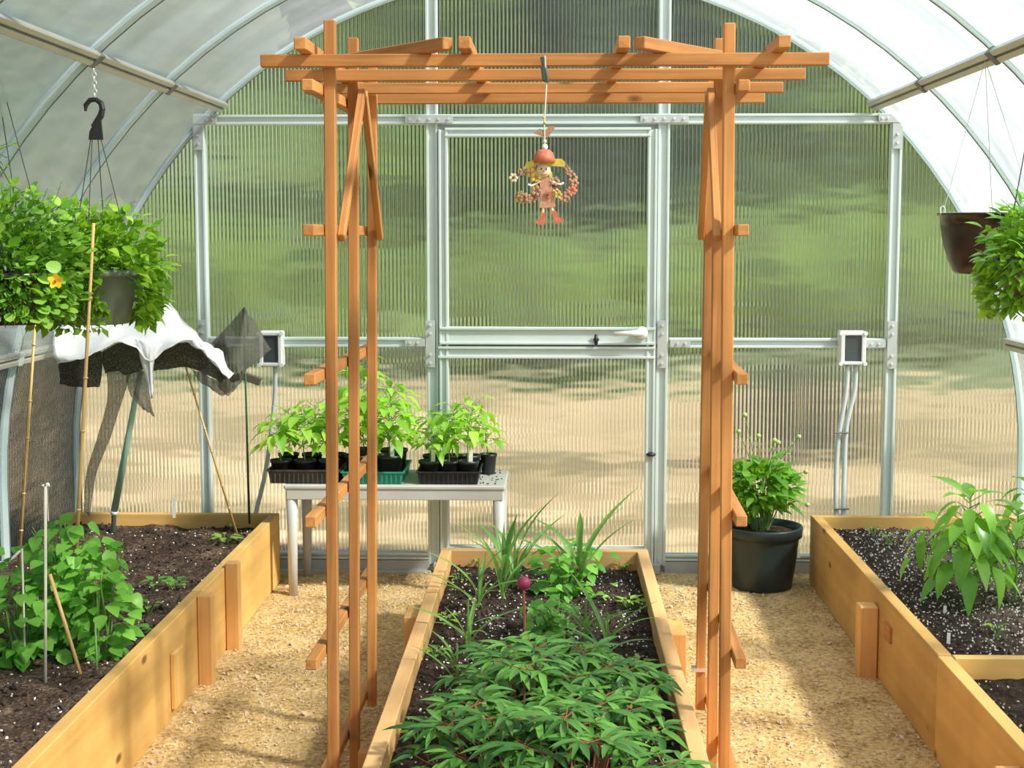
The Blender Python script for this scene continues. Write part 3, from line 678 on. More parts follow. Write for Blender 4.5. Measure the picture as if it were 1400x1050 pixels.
LM_HANG = LM('hanging_leaf', M_L_HANG, L=1, W=.62, droop=.3)
LM_NAST = LM('round_leaf', M_L_NAST, L=1, W=1.0, shape='round', fold=.05, droop=.2, n=6)
LM_BEAN = LM('bean_leaf', M_L_BEAN, L=1, W=.85, fold=.1, droop=.3, wave=.02)
LM_PEP = LM('pepper_leaf', M_L_PEP, L=1, W=.50, fold=.14, droop=.5, wave=.015)
LM_SEED = LM('seedling_leaf', M_L_SEED, L=1, W=.56, fold=.12, droop=.4)
LM_PEO = LM('peony_leaf', M_L_PEO, L=1, W=.25, shape='lance', fold=.18, droop=.3)
LM_STRAP = LM('strap_leaf', M_L_STRAP, L=1, W=.072, shape='strap', fold=.3, droop=.55, n=8)
LM_BUSH = LM('bush_leaf', M_L_BUSH, L=1, W=.55, fold=.1, droop=.35)
LM_SEEDL = LM('tiny_leaf', M_L_SEED, L=1, W=.5, droop=.2, n=3)

# ------------------------------------------------------------------ hanging baskets
def basket(c, r, h, potmat, label, leaves, mass_mat, n_obj, n_mass, lsz, ext, hang, seed, shape_pts=None, group='hanging baskets of flowers', bottom_r=.7, wires=None, hook=None, chain=None, rim=True):
    global R
    R = random.Random(seed)
    t = empty('hanging_basket', c, label, 'hanging basket', group)
    c = V(c)
    b = MB(); b.lathe(c, [(0,0),(r*bottom_r,0),(r*bottom_r+.003,.004),(r*.95,h-.02),(r*1.03,h-.018),(r*1.04,h),(r*.97,h),(r*.93,h-.02),(r*.9,h-.03),(0,h-.03)], 36)
    b.build('pot', potmat, t, True)
    ex, ey, ezu, ezd = ext; top = c + V((0,0,h))
    def pt(rr):
        d = V((R.gauss(0,1),R.gauss(0,1),R.gauss(0,1))).normalized()
        s = 1.0 + .16*noise.noise(d*2.3 + V((seed,0,0)))
        if d.z < 0:      # trailing growth hangs down round the pot
            h2 = V((d.x, d.y, 0)).normalized(); u = min(1, rr)*R.uniform(.3, 1)*(1-.55*d.z*d.z); q = V((h2.x*(r*1.04+(ex-r*1.04)*u), h2.y*(r*1.04+(ey-r*1.04)*u), d.z*ezd*s)); return top+q, (V((d.x,d.y,-.15))+V((R.gauss(0,.35),R.gauss(0,.35),R.gauss(0,.3)))).normalized()
        q = V((d.x*ex, d.y*ey, d.z*ezu))*s*rr
        return top+q, (V((d.x,d.y,d.z*.6+.15))+V((R.gauss(0,.35),R.gauss(0,.35),R.gauss(0,.35)))).normalized()
    pts = [pt(R.uniform(.35,.93)) for _ in range(n_mass)]
    pts = [(p, d) for p, d in pts if ((p-top).xy.length > r*1.0 or p.z > top.z-.01) and not (hang and hang(p))]
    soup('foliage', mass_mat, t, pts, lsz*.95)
    k = 0
    while k < n_obj:
        p, d = pt(R.uniform(.86,1.06))
        if d.y > .55 and R.random() < .75: continue
        if p.z < top.z-.01 and (p-top).xy.length < r*1.03: continue
        if hang and hang(p): continue
        leaf(t, leaves, p, d, V((0,-.35,1)), lsz*1.15*R.uniform(.7,1.25)); k += 1
    b = MB()
    for q in range(60):
        p, d = pt(1.0)
        if hang and hang(p): continue
        m = top + (p-top)*.5 + V((0,0,.02)); b.tube([top+(p-top)*.12, m, p], [.0018,.0015,.001], 4, False)
    for q in range(16):     # straggling shoots
        a = R.uniform(0,2*PI); p0 = top + V((math.cos(a)*ex*.5, math.sin(a)*ey*.5, ezu*.7)); p1 = p0 + V((R.uniform(-.05,.05), R.uniform(-.03,.03), R.uniform(.04,.09)))
        b.tube([p0, (p0+p1)/2+V((.008,0,0)), p1], [.0015,.0012,.0008], 4, False)
        for u in (.4,.65,.85,1):
            leaf(t, leaves, p0.lerp(p1, u), dirv(R.uniform(0,2*PI), .3), (0,0,1), lsz*.55)
    b.build('stem', M_STEM, t)
    if hook:
        hk = MB(); P = [at(*q, c.y) for q in hook]; hk.tube(P, [.010,.011,.011,.011,.010,.010,.012][:len(P)] + [.012]*(len(P)-7), 8); ho = hk.build('hook', M_BLACK, t, True)
    if wires:
        for a_, b_ in wires:
            w_ = MB(); w_.tube([at(*a_, c.y), V(b_)], .0016, 5); w_.build('wire', M_WIRE, t)
    return t, top
BY1 = 4.46
bc1 = at(128, 442, BY1); rr1 = .147
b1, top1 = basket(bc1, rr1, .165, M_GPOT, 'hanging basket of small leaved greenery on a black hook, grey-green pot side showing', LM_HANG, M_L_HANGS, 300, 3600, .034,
    (.232,.20,.19,.165), lambda p: (p.x > bc1.x+.085 and p.x < bc1.x+.155 and p.z < bc1.z+.17 and p.y < BY1), 21, bottom_r=.72,
    wires=[((124,190), at(107,300,BY1+.0)), ((126,190), at(118,372,BY1-.1)), ((134,190), at(146,372,BY1+.05)), ((138,190), at(184,372,BY1))],)
# hook plate and chain
b = MB(); hk = [(117,152),(117,144),(123,137),(131,136),(138,141),(140,149),(138,158),(133,166),(128,174)]
b.tube([at(x,y,BY1) for x,y in hk], [.004,.0075,.008,.008,.009,.009,.010,.010,.010], 8); b.prism([at(x,y,BY1-.006) for x,y in [(131,163),(137,163),(140,191),(121,191),(122,180)]], (0,.012,0)); fixn(b.build('hook', M_BLACK, b1))
b = MB(); zz = at(130,134,BY1); zt = at(128,82,BY1)
for k in range(9):
    c = zt.lerp(zz, (k+.5)/9); L_ = (zt.z-zz.z)/18*1.25; ax = V((1,0,0)) if k % 2 else V((0,1,0))
    b.tube([c+V((0,0,L_))*math.cos(2*PI*i/10)+ax*.006*math.sin(2*PI*i/10) for i in range(11)], .0017, 5, False)
b.build('chain', M_CHAIN, b1)
bc0 = at(14, 442, 4.22)
b0, top0 = basket(bc0, .15, .15, M_BOWL, 'hanging basket crowded with round leaved nasturtiums beside the black hook', LM_NAST, M_L_NASTS, 300, 3800, .030,
    (.225,.19,.25,.13), None, 22, bottom_r=.75, wires=[((-12,60), top_) for top_ in (bc0+V((-.13,0,.15)), bc0+V((.13,0,.15)), bc0+V((0,.14,.15)))])
p = at(77, 384, 3.99)
b = MB()
for k in range(5):
    a = k*2*PI/5+.3; d = V((math.cos(a), -.35, math.sin(a))); s = d.cross(V((0,1,0))).normalized()
    b.add([p, p+d*.012+s*.009, p+d*.022+s*.004, p+d*.022-s*.004, p+d*.012-s*.009], [(0,1,2,3,4)])
fl = b.build('flower', M_YEL, b0); b = MB(); b.ball(p+V((0,-.006,0)), .0045, 8, 6); b.build('flower_eye', M_DOLLR, fl)
# high plant at the frame's edge
R = random.Random(31)
p0 = at(-12, 215, 4.0)
t = empty('hanging_fern', p0, 'loose leafy shoots hanging highest, above the nasturtium basket', 'hanging plant')
b = MB(); b.tube([p0+V((-.02,0,-.03)), p0+V((0,0,.5))], .002, 5); b.build('cord', M_STR, t)
b = MB()
for k in range(22):
    a = R.uniform(0, 2*PI); q = p0 + V((math.cos(a)*.05, math.sin(a)*.05, R.uniform(-.09,.075))); b.tube([p0, (p0+q)/2+V((0,0,.01)), q], .0012, 4, False)
    leaf(t, LM_HANG, q, dirv(a, R.uniform(-.3,.5)), (0,0,1), R.uniform(.025,.04))
b.lathe(p0+V((0,0,-.02)), [(0,0),(.02,0),(.025,.02),(0,.02)], 10); b.build('stem', M_STEM, t)

# right: brown bowl on strings, nearer basket
Yb = 4.54; pb = at(1350, 374, Yb)
t = empty('hanging_bowl', pb, 'dark brown glossy hanging bowl planter under the roof purlin', 'hanging planter')
b = MB(); b.lathe(pb, [(0,0),(.094,0),(.104,.008),(.118,.04),(.134,.09),(.143,.14),(.146,.176),(.154,.178),(.155,.184),(.146,.185),(.140,.16),(0,.15)], 48)
b.build('bowl', M_BOWL, t, True)
b = MB(); b.lathe(pb, [(0,.158),(.142,.16)], 30); b.build('soil', M_SOIL, t)
for dx, dy in ((-.146,-.02),(.10,-.11),(.05,.14)):
    b = MB(); q = pb+V((dx,dy,.184)); b.tube([at(1347,82,Yb), q], .0011, 5); b.build('string', M_GREY, t)
    b = MB(); b.tube([q+V((-.006,0,-.006)), q+V((-.008,0,.016)), q+V((0,0,.022)), q+V((.006,0,.014)), q+V((.005,0,0))], .0018, 6); b.build('clip', M_WHITE, t)
    b = MB()
R = random.Random(5)
for k in range(14):
    a = k*.9; leaf(t, LM_HANG, pb+V((.05*math.cos(a),.05*math.sin(a),.165)), dirv(a,.8), (0,0,1), .035)
bc3 = at(1428, 420, 3.62)
b3, top3 = basket(bc3, .12, .12, M_BOWL, 'bushy green hanging basket partly covering the brown bowl', LM_BUSH, M_L_HANGS, 260, 1800, .032,
    (.155,.15,.145,.13), None, 25, wires=[((1428,60), bc3+V((-.1,0,.12))), ((1428,60), bc3+V((.1,0,.12)))])

# ------------------------------------------------------------------ frost cloth, netting and canes over the left bed
def catm(P, n):
    out = []
    for i in range(len(P)-1):
        p0, p1, p2, p3 = P[max(i-1,0)], P[i], P[i+1], P[min(i+2, len(P)-1)]
        for k in range(n):
            t = k/n; out.append(.5*((2*p1)+(p2-p0)*t+(2*p0-5*p1+4*p2-p3)*t*t+(3*p1-p0-3*p2+p3)*t**3))
    return out + [P[-1]]
def sheet(name, rows, mat, parent, n=5, m=4, rip=.006, thick=.0015, seed=1, kind=None):
    """cloth lofted through rows of fold points"""
    rs = [catm([at(*q) for q in r], n) for r in rows]; cols = len(rs[0])
    G = [catm([r[c] for r in rs], m) for c in range(cols)]; H = len(G[0])
    vs = []
    for c in range(cols):
        for j in range(H):
            p = G[c][j]; q = noise.noise(V((c*.35+seed*7, j*.3, seed)))*rip + noise.noise(V((c*.9, j*.7+seed, seed)))*rip*.5
            vs.append(p + V((q*.3, q, q*.6)))
    b = MB(); b.add(vs, [(c*H+j, c*H+j+1, (c+1)*H+j+1, (c+1)*H+j) for c in range(cols-1) for j in range(H-1)])
    o = b.build(name, mat, parent, True)
    md = o.modifiers.new('thickness', 'SOLIDIFY'); md.thickness = thick
    return o
YC = 5.55
cl = empty('frost_cloth', at(190, 500, YC), 'bright white frost cloth draped over canes beyond the hanging baskets', 'cloth')
sheet('sheet', [
    [(76,436,5.9),(110,440,6.0),(150,440,6.02),(190,430,6.02),(226,409,6.02),(252,440,6.0),(278,464,5.9),(298,478,5.7),(319,512,5.66)],
    [(74,455,5.72),(108,455,5.78),(150,450,5.8),(185,445,5.82),(222,428,5.82),(250,452,5.8),(276,470,5.75),(296,490,5.6),(317,514,5.6)],
    [(72,478,5.5),(108,478,5.5),(145,465,5.5),(178,460,5.55),(214,455,5.58),(244,460,5.6),(272,476,5.5),(294,500,5.52),(314,517,5.55)],
    [(78,498,5.45),(110,492,5.35),(140,477,5.36),(172,468,5.38),(205,492,5.40),(228,477,5.42),(264,465,5.46),(288,490,5.5),(312,519,5.53)]], M_CLOTH, cl, rip=.02, seed=2)
sheet('corner', [[(183,462,5.43),(196,466,5.42),(208,470,5.42),(222,470,5.43)], [(192,490,5.41),(200,494,5.40),(206,496,5.40),(212,490,5.41)], [(204,540,5.41),(206,544,5.40),(208,546,5.40),(209,542,5.41)]], M_CLOTH, cl, rip=.01, seed=3)
nt_ = empty('garden_netting', at(170, 520, 5.6), 'dark mesh netting hanging in folds below the white cloth', 'netting')
sheet('mesh_fold', [[(80,492,5.48),(100,490,5.48),(120,484,5.48),(138,478,5.48)], [(81,510,5.5),(100,510,5.5),(120,508,5.5),(140,506,5.5)], [(82,524,5.5),(104,529,5.5),(124,529,5.5),(136,529,5.5)]], M_NETB, nt_, seed=4)
sheet('mesh_fold', [[(138,482,5.47),(160,470,5.47),(180,468,5.47),(193,476,5.47)], [(140,496,5.5),(160,492,5.5),(178,490,5.5),(196,494,5.5)], [(144,510,5.5),(160,508,5.5),(175,512,5.5),(196,505,5.5)]], M_NETB, nt_, seed=5)
sheet('mesh_fold', [[(208,488,5.48),(232,476,5.48),(262,466,5.48),(286,492,5.5),(308,516,5.52)], [(208,498,5.52),(232,492,5.52),(258,485,5.52),(284,502,5.52),(305,520,5.53)], [(208,507,5.52),(230,505,5.52),(255,502,5.52),(282,512,5.52),(302,524,5.53)]], M_NETB, nt_, seed=6)
sheet('mesh_tail', [[(146,505,5.52),(156,505,5.5),(166,508,5.5),(178,512,5.5)], [(146,550,5.55),(152,552,5.52),(160,555,5.52),(166,552,5.52)], [(132,600,5.58),(138,602,5.56),(144,604,5.56),(150,600,5.56)], [(118,648,5.6),(122,650,5.6),(127,650,5.6),(132,648,5.6)], [(114,700,5.6),(118,702,5.6),(120,704,5.6),(122,706,5.6)]], M_NET, nt_, seed=7)
sheet('mesh_tail', [[(172,510,5.5),(180,506,5.5),(190,505,5.5),(198,508,5.5)], [(178,540,5.5),(186,542,5.5),(196,545,5.5),(206,548,5.5)], [(196,560,5.5),(200,562,5.5),(206,566,5.5),(212,571,5.5)]], M_NET, nt_, seed=8)
sheet('mesh_tail', [[(262,505,5.55),(280,512,5.55),(296,520,5.55),(310,520,5.55)], [(272,520,5.58),(284,526,5.58),(298,530,5.58),(312,528,5.58)], [(288,530,5.6),(296,537,5.6),(304,541,5.6),(316,534,5.6)]], M_NET, nt_, seed=9)
sheet('mesh_fold', [[(-10,448,4.9),(20,448,4.9),(45,442,5.0),(75,452,5.2)], [(-10,470,4.9),(20,470,4.9),(45,466,5.0),(75,468,5.25)], [(-10,494,4.9),(20,492,4.95),(45,486,5.0),(78,488,5.3)]], M_NETC, nt_, seed=10)
tn = empty('net_tent', at(333, 470, 5.8), 'peaked dark net draped over a green stake beside the wall box', 'netting')
sheet('mesh', [[(333,421,5.82),(333,421,5.82),(334,421,5.8),(334,421,5.8),(335,421,5.82)],
    [(306,452,5.84),(318,456,5.80),(331,458,5.76),(341,450,5.80),(350,442,5.84)],
    [(290,471,5.84),(304,486,5.78),(322,494,5.72),(340,480,5.78),(362,464,5.84)],
    [(300,508,5.82),(310,520,5.78),(326,522,5.74),(336,506,5.78),(371,478,5.84)]], M_NET, tn, rip=.02, seed=11)
sheet('mesh', [[(268,464,5.82),(278,468,5.82),(290,468,5.82),(306,455,5.82)], [(276,474,5.82),(288,480,5.82),(296,478,5.82),(308,468,5.82)], [(292,488,5.82),(300,492,5.82),(306,490,5.82),(312,482,5.82)]], M_NET, tn, rip=.015, seed=12)
sheet('mesh', [[(300,500,5.78),(312,508,5.76),(324,512,5.75),(333,505,5.75)], [(298,520,5.78),(310,526,5.76),(322,526,5.75),(332,518,5.75)], [(300,535,5.78),(308,540,5.76),(316,538,5.75),(326,526,5.75)]], M_NET, tn, rip=.015, seed=13)
p = at(344, 518, 5.86)
stick('weight_block', at(333,514,5.86), at(356,522,5.86), .03, .03, M_BARK, tn)
def cane(label, top, bot, Y0, Y1, r, mat, cat='cane', name='bamboo_cane', nodes=True, group='canes in the bed under the baskets'):
    a, c = at(*top, Y0), at(*bot, Y1); t = empty(name, c, label, cat, group)
    b = MB(); b.tube([c, a], [r*1.1, r*.8], 9); b.build('shaft', mat, t, True)
    if nodes:
        for k in range(1, 6):
            q = c.lerp(a, (k+.2*(k % 2))/6.3); d = (a-c).normalized(); b = MB(); b.tube([q-d*.004, q, q+d*.004], [r, r*1.45, r], 9); b.build('node', mat, t)
    return t, a, c
t, a, c = cane('bamboo cane below the nasturtium basket, its foot joined to a curved hoop', (51,400), (24,800), 4.9, 4.9, .0055, M_BAMB)
b = MB(); b.tube(catm([at(28,752,4.9), at(18,762,4.88), at(6,768,4.86), at(-10,770,4.84)], 4), .005, 6); b.build('hoop', M_GREY, t)
cane('long upright bamboo cane passing in front of the hooked basket', (128,305), (98,874), 4.25, 4.25, .0058, M_BAMB)
cane('thin slanting bamboo cane below the white cloth', (252,495), (327,740), 5.6, 5.7, .0045, M_BAMB)
t, a, c = cane('pale green slanting tube cane with a white foot', (192,508), (156,700), 5.6, 5.75, .013, M_GTUBE, name='support_tube', nodes=False)
b = MB(); b.ball(c, .016, 10, 8); b.build('white_cap', M_WHITE, t, True)
b = MB(); b.tube([c, c+V((-.005,0,-.08))], .010, 8); b.build('foot', M_WIRE, t)
cane('thin dark green stake holding up the peaked net', (333,421), (341,716), 5.80, 5.80, .0045, M_GSTAKE, name='plant_stake', nodes=False)
# ------------------------------------------------------------------ wall boxes
def wallbox(px0, py0, px1, py1, label, pipes, Y=YW-.10):
    a, c = at(px0, py0, Y), at(px1, py1, Y); t = empty('wall_box', (a.x/2+c.x/2, Y, c.z), label, 'electrical box', 'clear fronted wall boxes')
    cx, cz, w_, h_ = (a.x+c.x)/2, (a.z+c.z)/2, c.x-a.x, a.z-c.z
    stick('case', (cx, Y+.045, cz-h_/2), (cx, Y+.045, cz+h_/2), w_, .06, M_WHITEP, t, up=(0,-1,0), bev=.006)
    stick('window', (cx, Y+.012, cz-h_*.36), (cx, Y+.012, cz+h_*.36), w_*.62, .012, M_GLASSD, t, up=(0,-1,0), bev=.002)
    for s in (-1, 1):
        stick('rim', (cx+s*w_*.40, Y+.008, cz-h_*.46), (cx+s*w_*.40, Y+.008, cz+h_*.46), w_*.16, .022, M_WHITEP, t, up=(0,-1,0), bev=.003)
        stick('rim', (cx-w_*.36, Y+.008, cz+s*h_*.43), (cx+w_*.36, Y+.008, cz+s*h_*.43), h_*.10, .022, M_WHITEP, t, up=(0,-1,0), bev=.003)
        for q in (-1, 1): b = MB(); b.tube([(cx+s*w_*.46, Y+.01, cz+q*h_*.44), (cx+s*w_*.46, Y-.008, cz+q*h_*.44)], .009, 8); b.build('screw', M_WHITEP, t)
    for P, r, mt in pipes:
        pp = catm([at(x, y, Y_) for x, y, Y_ in P], 6); b = MB(); b.tube(pp, r, 10); b.build('conduit', mt, t, True)
    return t
t = wallbox(1149, 453, 1184, 500, 'pale wall box with a dark window feeding two curved conduits by the pepper bed', [
    ([(1159,500,6.12),(1156,540,6.12),(1146,600,6.11),(1143,650,6.1),(1143,712,6.06)], .0105, M_GREY), ([(1170,500,6.12),(1168,535,6.12),(1157,585,6.11),(1154,650,6.1),(1153,712,6.06)], .0105, M_GREY)])
for y in (591, 695):
    p = at(1149.5, y, 6.105 if y < 600 else 6.07); stick('strap', p+V((-.032,-.014,0)), p+V((.032,-.014,0)), .012, .006, M_ALUS, t, up=(0,0,1))
b = MB(); p = at(1148, 712, 6.06); b.tube([p+V((0,0,-.06)), p+V((0,0,.02))], .030, 12); b.build('ground_sleeve', M_GREY, t, True)
t = wallbox(353, 453, 386, 502, 'wall box with a black window half hidden by the peaked net', [([(376,502,6.12),(376,540,6.12),(371,590,6.1),(362,650,6.08),(350,700,6.06),(346,722,6.05)], .0095, M_GREY)])

# ------------------------------------------------------------------ table and seedling trays
ZT = .452; TX0, TX1, TY0, TY1 = at(388,668,5.70).x, at(691,668,5.70).x, 5.69, 6.09
tb = empty('plant_table', ((TX0+TX1)/2, 5.9, 0), 'low grey-white plastic table under the seedling trays', 'table')
stick('tabletop', (TX0, 5.89, ZT-.009), (TX1, 5.89, ZT-.009), TY1-TY0, .018, M_TABLE, tb, bev=.005)
for y in (TY0+.012, TY1-.012): stick('apron', (TX0+.01, y, ZT-.038), (TX1-.01, y, ZT-.038), .014, .042, M_TABLE, tb)
for x in (TX0+.012, TX1-.012): stick('apron', (x, TY0+.02, ZT-.038), (x, TY1-.02, ZT-.038), .014, .042, M_TABLE, tb)
for x in (TX0+.028, TX1-.028):
    for y in (TY0+.03, TY1-.03):
        b = MB(); b.tube([(x,y,-.02),(x,y,.2),(x,y,ZT-.03)], [.017,.020,.024], 14); b.build('leg', M_TABLE, tb, True)
R = random.Random(77)
b = MB()
for k in range(26):
    x = R.uniform(TX1-.12, TX1-.02); y = R.uniform(TY0+.03, TY1-.02); chip(b, (x, y, ZT+.001), .006)
b.build('soil_crumbs', M_CLOD, tb, kind='stuff')
def tray(px0, px1, label, mat, h=.056, name='seed_tray', y1=6.03):
    x0, x1 = at(px0, 668, 5.72).x, at(px1, 668, 5.72).x; y0 = 5.715; z0 = ZT+.0005
    t = empty(name, ((x0+x1)/2, (y0+y1)/2, z0), label, 'tray', 'seedling trays on the table'); b = MB()
    tp = .010
    def ring(z, i): return [(x0+i,y0+i,z),(x1-i,y0+i,z),(x1-i,y1-i,z),(x0+i,y1-i,z)]
    L = [ring(z0, tp), ring(z0+h-.006, .003), ring(z0+h-.006, -.003), ring(z0+h, -.003), ring(z0+h, .004), ring(z0+.004, tp+.003)]
    vs = [p for r in L for p in r]; fs = [(3,2,1,0)] + [(4*k+j, 4*k+(j+1)%4, 4*k+4+(j+1)%4, 4*k+4+j) for k in range(5) for j in range(4)] + [(20,21,22,23)]
    b.add(vs, fs); b.build('tray_shell', mat, t)
    b = MB(); n = int((x1-x0)/.018)
    for k in range(n):
        x = x0+.012+(x1-x0-.024)*k/(n-1); b.box((x-.002, y0-.001, z0+.006), (x+.002, y0+.006, z0+h-.012))
    b.build('fluting', mat, t); return x0, x1, y0, y1, z0
def seedling(x, y, z, h, r, label, group, seed, n=20, lsz=.055, potr=.042, poth=.085, tagp=False, spread=.07, sq=False, fromz=.3):
    global R
    R = random.Random(seed); t = empty('potted_seedling', (x, y, z), label, 'seedling', group)
    b = MB(); b.lathe((x,y,z), [(0,0),(potr*.72,0),(potr*.75,.003),(potr*.95,poth-.012),(potr*1.03,poth-.011),(potr*1.04,poth),(potr*.96,poth),(potr*.92,poth-.012)], 20); b.build('pot', M_BLACK, t, True)
    b = MB(); b.lathe((x,y,z), [(0,poth-.010),(potr*.94,poth-.013)], 16); b.build('soil', M_SOIL, t)
    top = V((x+R.uniform(-.015,.015), y+R.uniform(-.01,.01), z+h)); b0_ = V((x,y,z+poth-.015)); b = MB(); b.tube([b0_, b0_.lerp(top,.5)+V((R.uniform(-.008,.008),0,0)), top], [.003,.0022,.0013], 6)
    az = R.uniform(0,6)
    n = int(n*1.35)
    for k in range(n):
        u = fromz + (1-fromz)*(k+.5)/n; az += 2.4; p = b0_.lerp(top, u); pl = spread*(.35+.4*(1-abs(u-.6)))*R.uniform(.7,1.2)
        q = p + dirv(az, R.uniform(.15,.7))*pl; b.tube([p,q], .0011, 4, False)
        leaf(t, LM_SEED, q, dirv(az+R.uniform(-.4,.4), R.uniform(-.45,.35)), (0,0,1), lsz*1.28*R.uniform(.75,1.2)*(1 if u < .85 else .75))
    b.build('stem', M_STEM, t)
    if tagp: stick('plant_label', (x+.012, y-.018, z+poth-.025), (x+.014, y-.02, z+poth+.045), .016, .0015, M_WHITE, t, up=(0,-1,0), bev=0)
    return t
x0,x1,y0,y1,z0 = tray(366, 464, 'dark brown seed tray overhanging the table end near the conduit', M_TRAYB)
G = 'potted seedlings in the trays'
cols = ['nearest the conduit', 'in the middle', 'nearest the green tray']
for i in range(3):
    for j, row in enumerate(('front', 'back')):
        seedling(x0+.045+i*(x1-x0-.09)/2, y0+.055+j*.17, z0+.005, .235+.03*j+.02*(i == 1), 0, f'leafy seedling in {row} row of the brown tray, {cols[i]}', G, 100+i*2+j, 20, .060, spread=.085)
x0,x1,y0,y1,z0 = tray(467, 552, 'bright green seed tray behind the trellis posts', M_TRAYG, .05)
for i in range(2):
    for j, row in enumerate(('front', 'back')):
        seedling(x0+.062+i*(x1-x0-.124), y0+.065+j*.16, z0+.005, .36+.05*j-.05*i+(.05 if (i,j)==(0,1) else 0), 0, f'tall leafy seedling in {row} row of the green tray, ' + ('nearest the brown tray' if i == 0 else 'nearest the black tray'), G, 120+i*2+j, 34, .062, .056, .105, tagp=(i==1 and j==0), spread=.10, fromz=.2)
x0,x1,y0,y1,z0 = tray(570, 656, 'black seed tray at the bare end of the table', M_BLACK, .052)
seedling(x0+.05, y0+.05, z0+.005, .19, 0, 'short pale seedling in front row of the black tray with a white tag', G, 140, 12, .05, .046, tagp=True, spread=.09)
for i in (1, 2):
    seedling(x0+.05+i*(x1-x0-.10)/2, y0+.05, z0+.005, .235+.02*i, 0, 'seedling in front row of the black tray, ' + ('the middle pot' if i == 1 else 'nearest the door'), G, 141+i, 18, .052, .043, tagp=(i == 2), spread=.085)
for i in range(3):
    seedling(x0+.05+i*(x1-x0-.10)/2, y0+.20, z0+.005, .25+.03*i, 0, f'taller seedling in back row of the black tray, ' + ('nearest the green tray','the middle pot','nearest the door')[i], G, 150+i, 18, .055, .043, spread=.085)
seedling(x1+.0+.022, y0+.27, ZT, .22, 0, 'seedling pot standing on the bare table top behind the black tray', G, 160, 14, .045, .035, spread=.06)

# ------------------------------------------------------------------ potted plant right of the trellis
R = random.Random(55)
pp = V((at(1042,760,5.93).x, 5.93, 0)); t = empty('potted_plant', pp, 'bushy plant with green buds in a large dark nursery pot on the ground', 'potted plant')
b = MB(); b.lathe(pp, [(0,0),(.118,0),(.122,.004),(.136,.10),(.148,.205),(.150,.212),(.160,.213),(.163,.25),(.160,.256),(.150,.255),(.147,.225),(.146,.22)], 44); b.build('pot', M_POT, t, True)
b = MB(); b.lathe(pp, [(0,.236),(.06,.238),(.148,.228)], 30); b.build('soil', M_SOIL, t)
b = MB(); b.box((pp.x+.128, pp.y-.10, .14), (pp.x+.137, pp.y-.085, .175)); b.build('sticker', M_WHITE, t)
b = MB(); base = pp+V((-.01,0,.23)); cen = pp+V((-.012,0,.40))
tips = []
for k in range(26):
    a = k*2.4; e = R.uniform(.5,1.3); tip = base + V((math.cos(a)*math.cos(e)*.21, math.sin(a)*math.cos(e)*.17, .12+math.sin(e)*.16)); b.tube([base+V((math.cos(a)*.03,math.sin(a)*.03,0)), base.lerp(tip,.5)+V((0,0,.03)), tip], [.003,.002,.0012], 5, False); tips.append(tip)
for px, py in ((1018,567),(1037,596),(1059,602),(1064,605),(1092,597),(1102,645),(1010,590),(1104,690)):
    q = at(px, py, 5.9+R.uniform(-.05,.05)); b.tube([cen+(q-cen)*.2, cen.lerp(q,.6)+V((0,0,.01)), q], [.0018,.0015,.001], 5, False)
    u = MB(); u.ball(q, .011, 8, 6, (1,1,.9)); u.build('bud', M_BUD, t, True)
    for z in range(3): leaf(t, LM_BUSH, cen.lerp(q,.7+.1*z), dirv(R.uniform(0,6),.1), (0,0,1), .03)
b.build('stem', M_STEM, t)
sp = []
for k in range(600):
    d = V((R.gauss(0,1),R.gauss(0,1),R.gauss(0,1))).normalized(); rr = R.uniform(.3,.95); sp.append((cen + V((d.x*.145*rr, d.y*.13*rr, d.z*.115*rr+.015)), (d+V((0,0,.3))).normalized()))
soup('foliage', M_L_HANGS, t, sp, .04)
for k in range(290):
    d = V((R.gauss(0,1),R.gauss(0,1),R.gauss(0,1))).normalized(); rr = R.uniform(.55,1.05)
    q = cen + V((d.x*.155*rr, d.y*.14*rr, d.z*.125*rr+.015)); dd = (V((d.x,d.y,.25))+V((R.gauss(0,.4),R.gauss(0,.4),R.gauss(0,.3)))).normalized()
    leaf(t, LM_BUSH, q, dd, V((0,-.2,1)), R.uniform(.042,.070))

# ------------------------------------------------------------------ left bed plants
R = random.Random(61)
def bean(px, py, Y, wd, ht, n, lsz, label, stakes, seed):
    global R
    R = random.Random(seed); c = at(px, py, Y); zg = ZL(c.x, Y) if c.x < -1 else ZCB(c.x, Y)
    t = empty('bean_plant', (c.x, Y, zg), label, 'bean plant', 'bean plants in the bed under the baskets'); b = MB()
    for k in range(max(4, n//12)):
        a = R.uniform(0,6.28); q = c + V((math.cos(a)*wd*.8, math.sin(a)*wd*.6, R.uniform(.2,.9)*ht)); b.tube([(c.x+R.uniform(-.03,.03),Y+R.uniform(-.03,.03),zg-.01), c.lerp(q,.5), q], [.003,.0022,.0015], 5, False)
    b.build('stem', M_STEM, t)
    for k in range(n):
        d = V((R.gauss(0,1),R.gauss(0,1),R.gauss(0,1))).normalized(); rr = R.uniform(.5,1.05); q = c + V((d.x*wd*rr, d.y*wd*.8*rr, d.z*ht*rr))
        if q.z < zg+.01: q.z = zg+R.uniform(.01,.06)
        if q.x > -1.15 and c.x < -1: q.x = -1.15-R.uniform(0,.03)
        dd = (V((d.x,d.y-.3,-.15))+V((R.gauss(0,.45),R.gauss(0,.45),R.gauss(0,.25)))).normalized()
        leaf(t, LM_BEAN, q, dd, V((0,-.55,1)), lsz*R.uniform(.65,1.2))
    for (a_, b_, r, mt) in stakes:
        s = MB(); s.tube([at(*a_), at(*b_)], r, 7); s.build('stake', mt, t, True)
bean(28, 845, 4.05, .17, .20, 210, .050, 'dense bean plant nearest the curved side sheet, tied to string', [((30,750,3.95),(35,930,3.95),.003,M_STR)], 201)
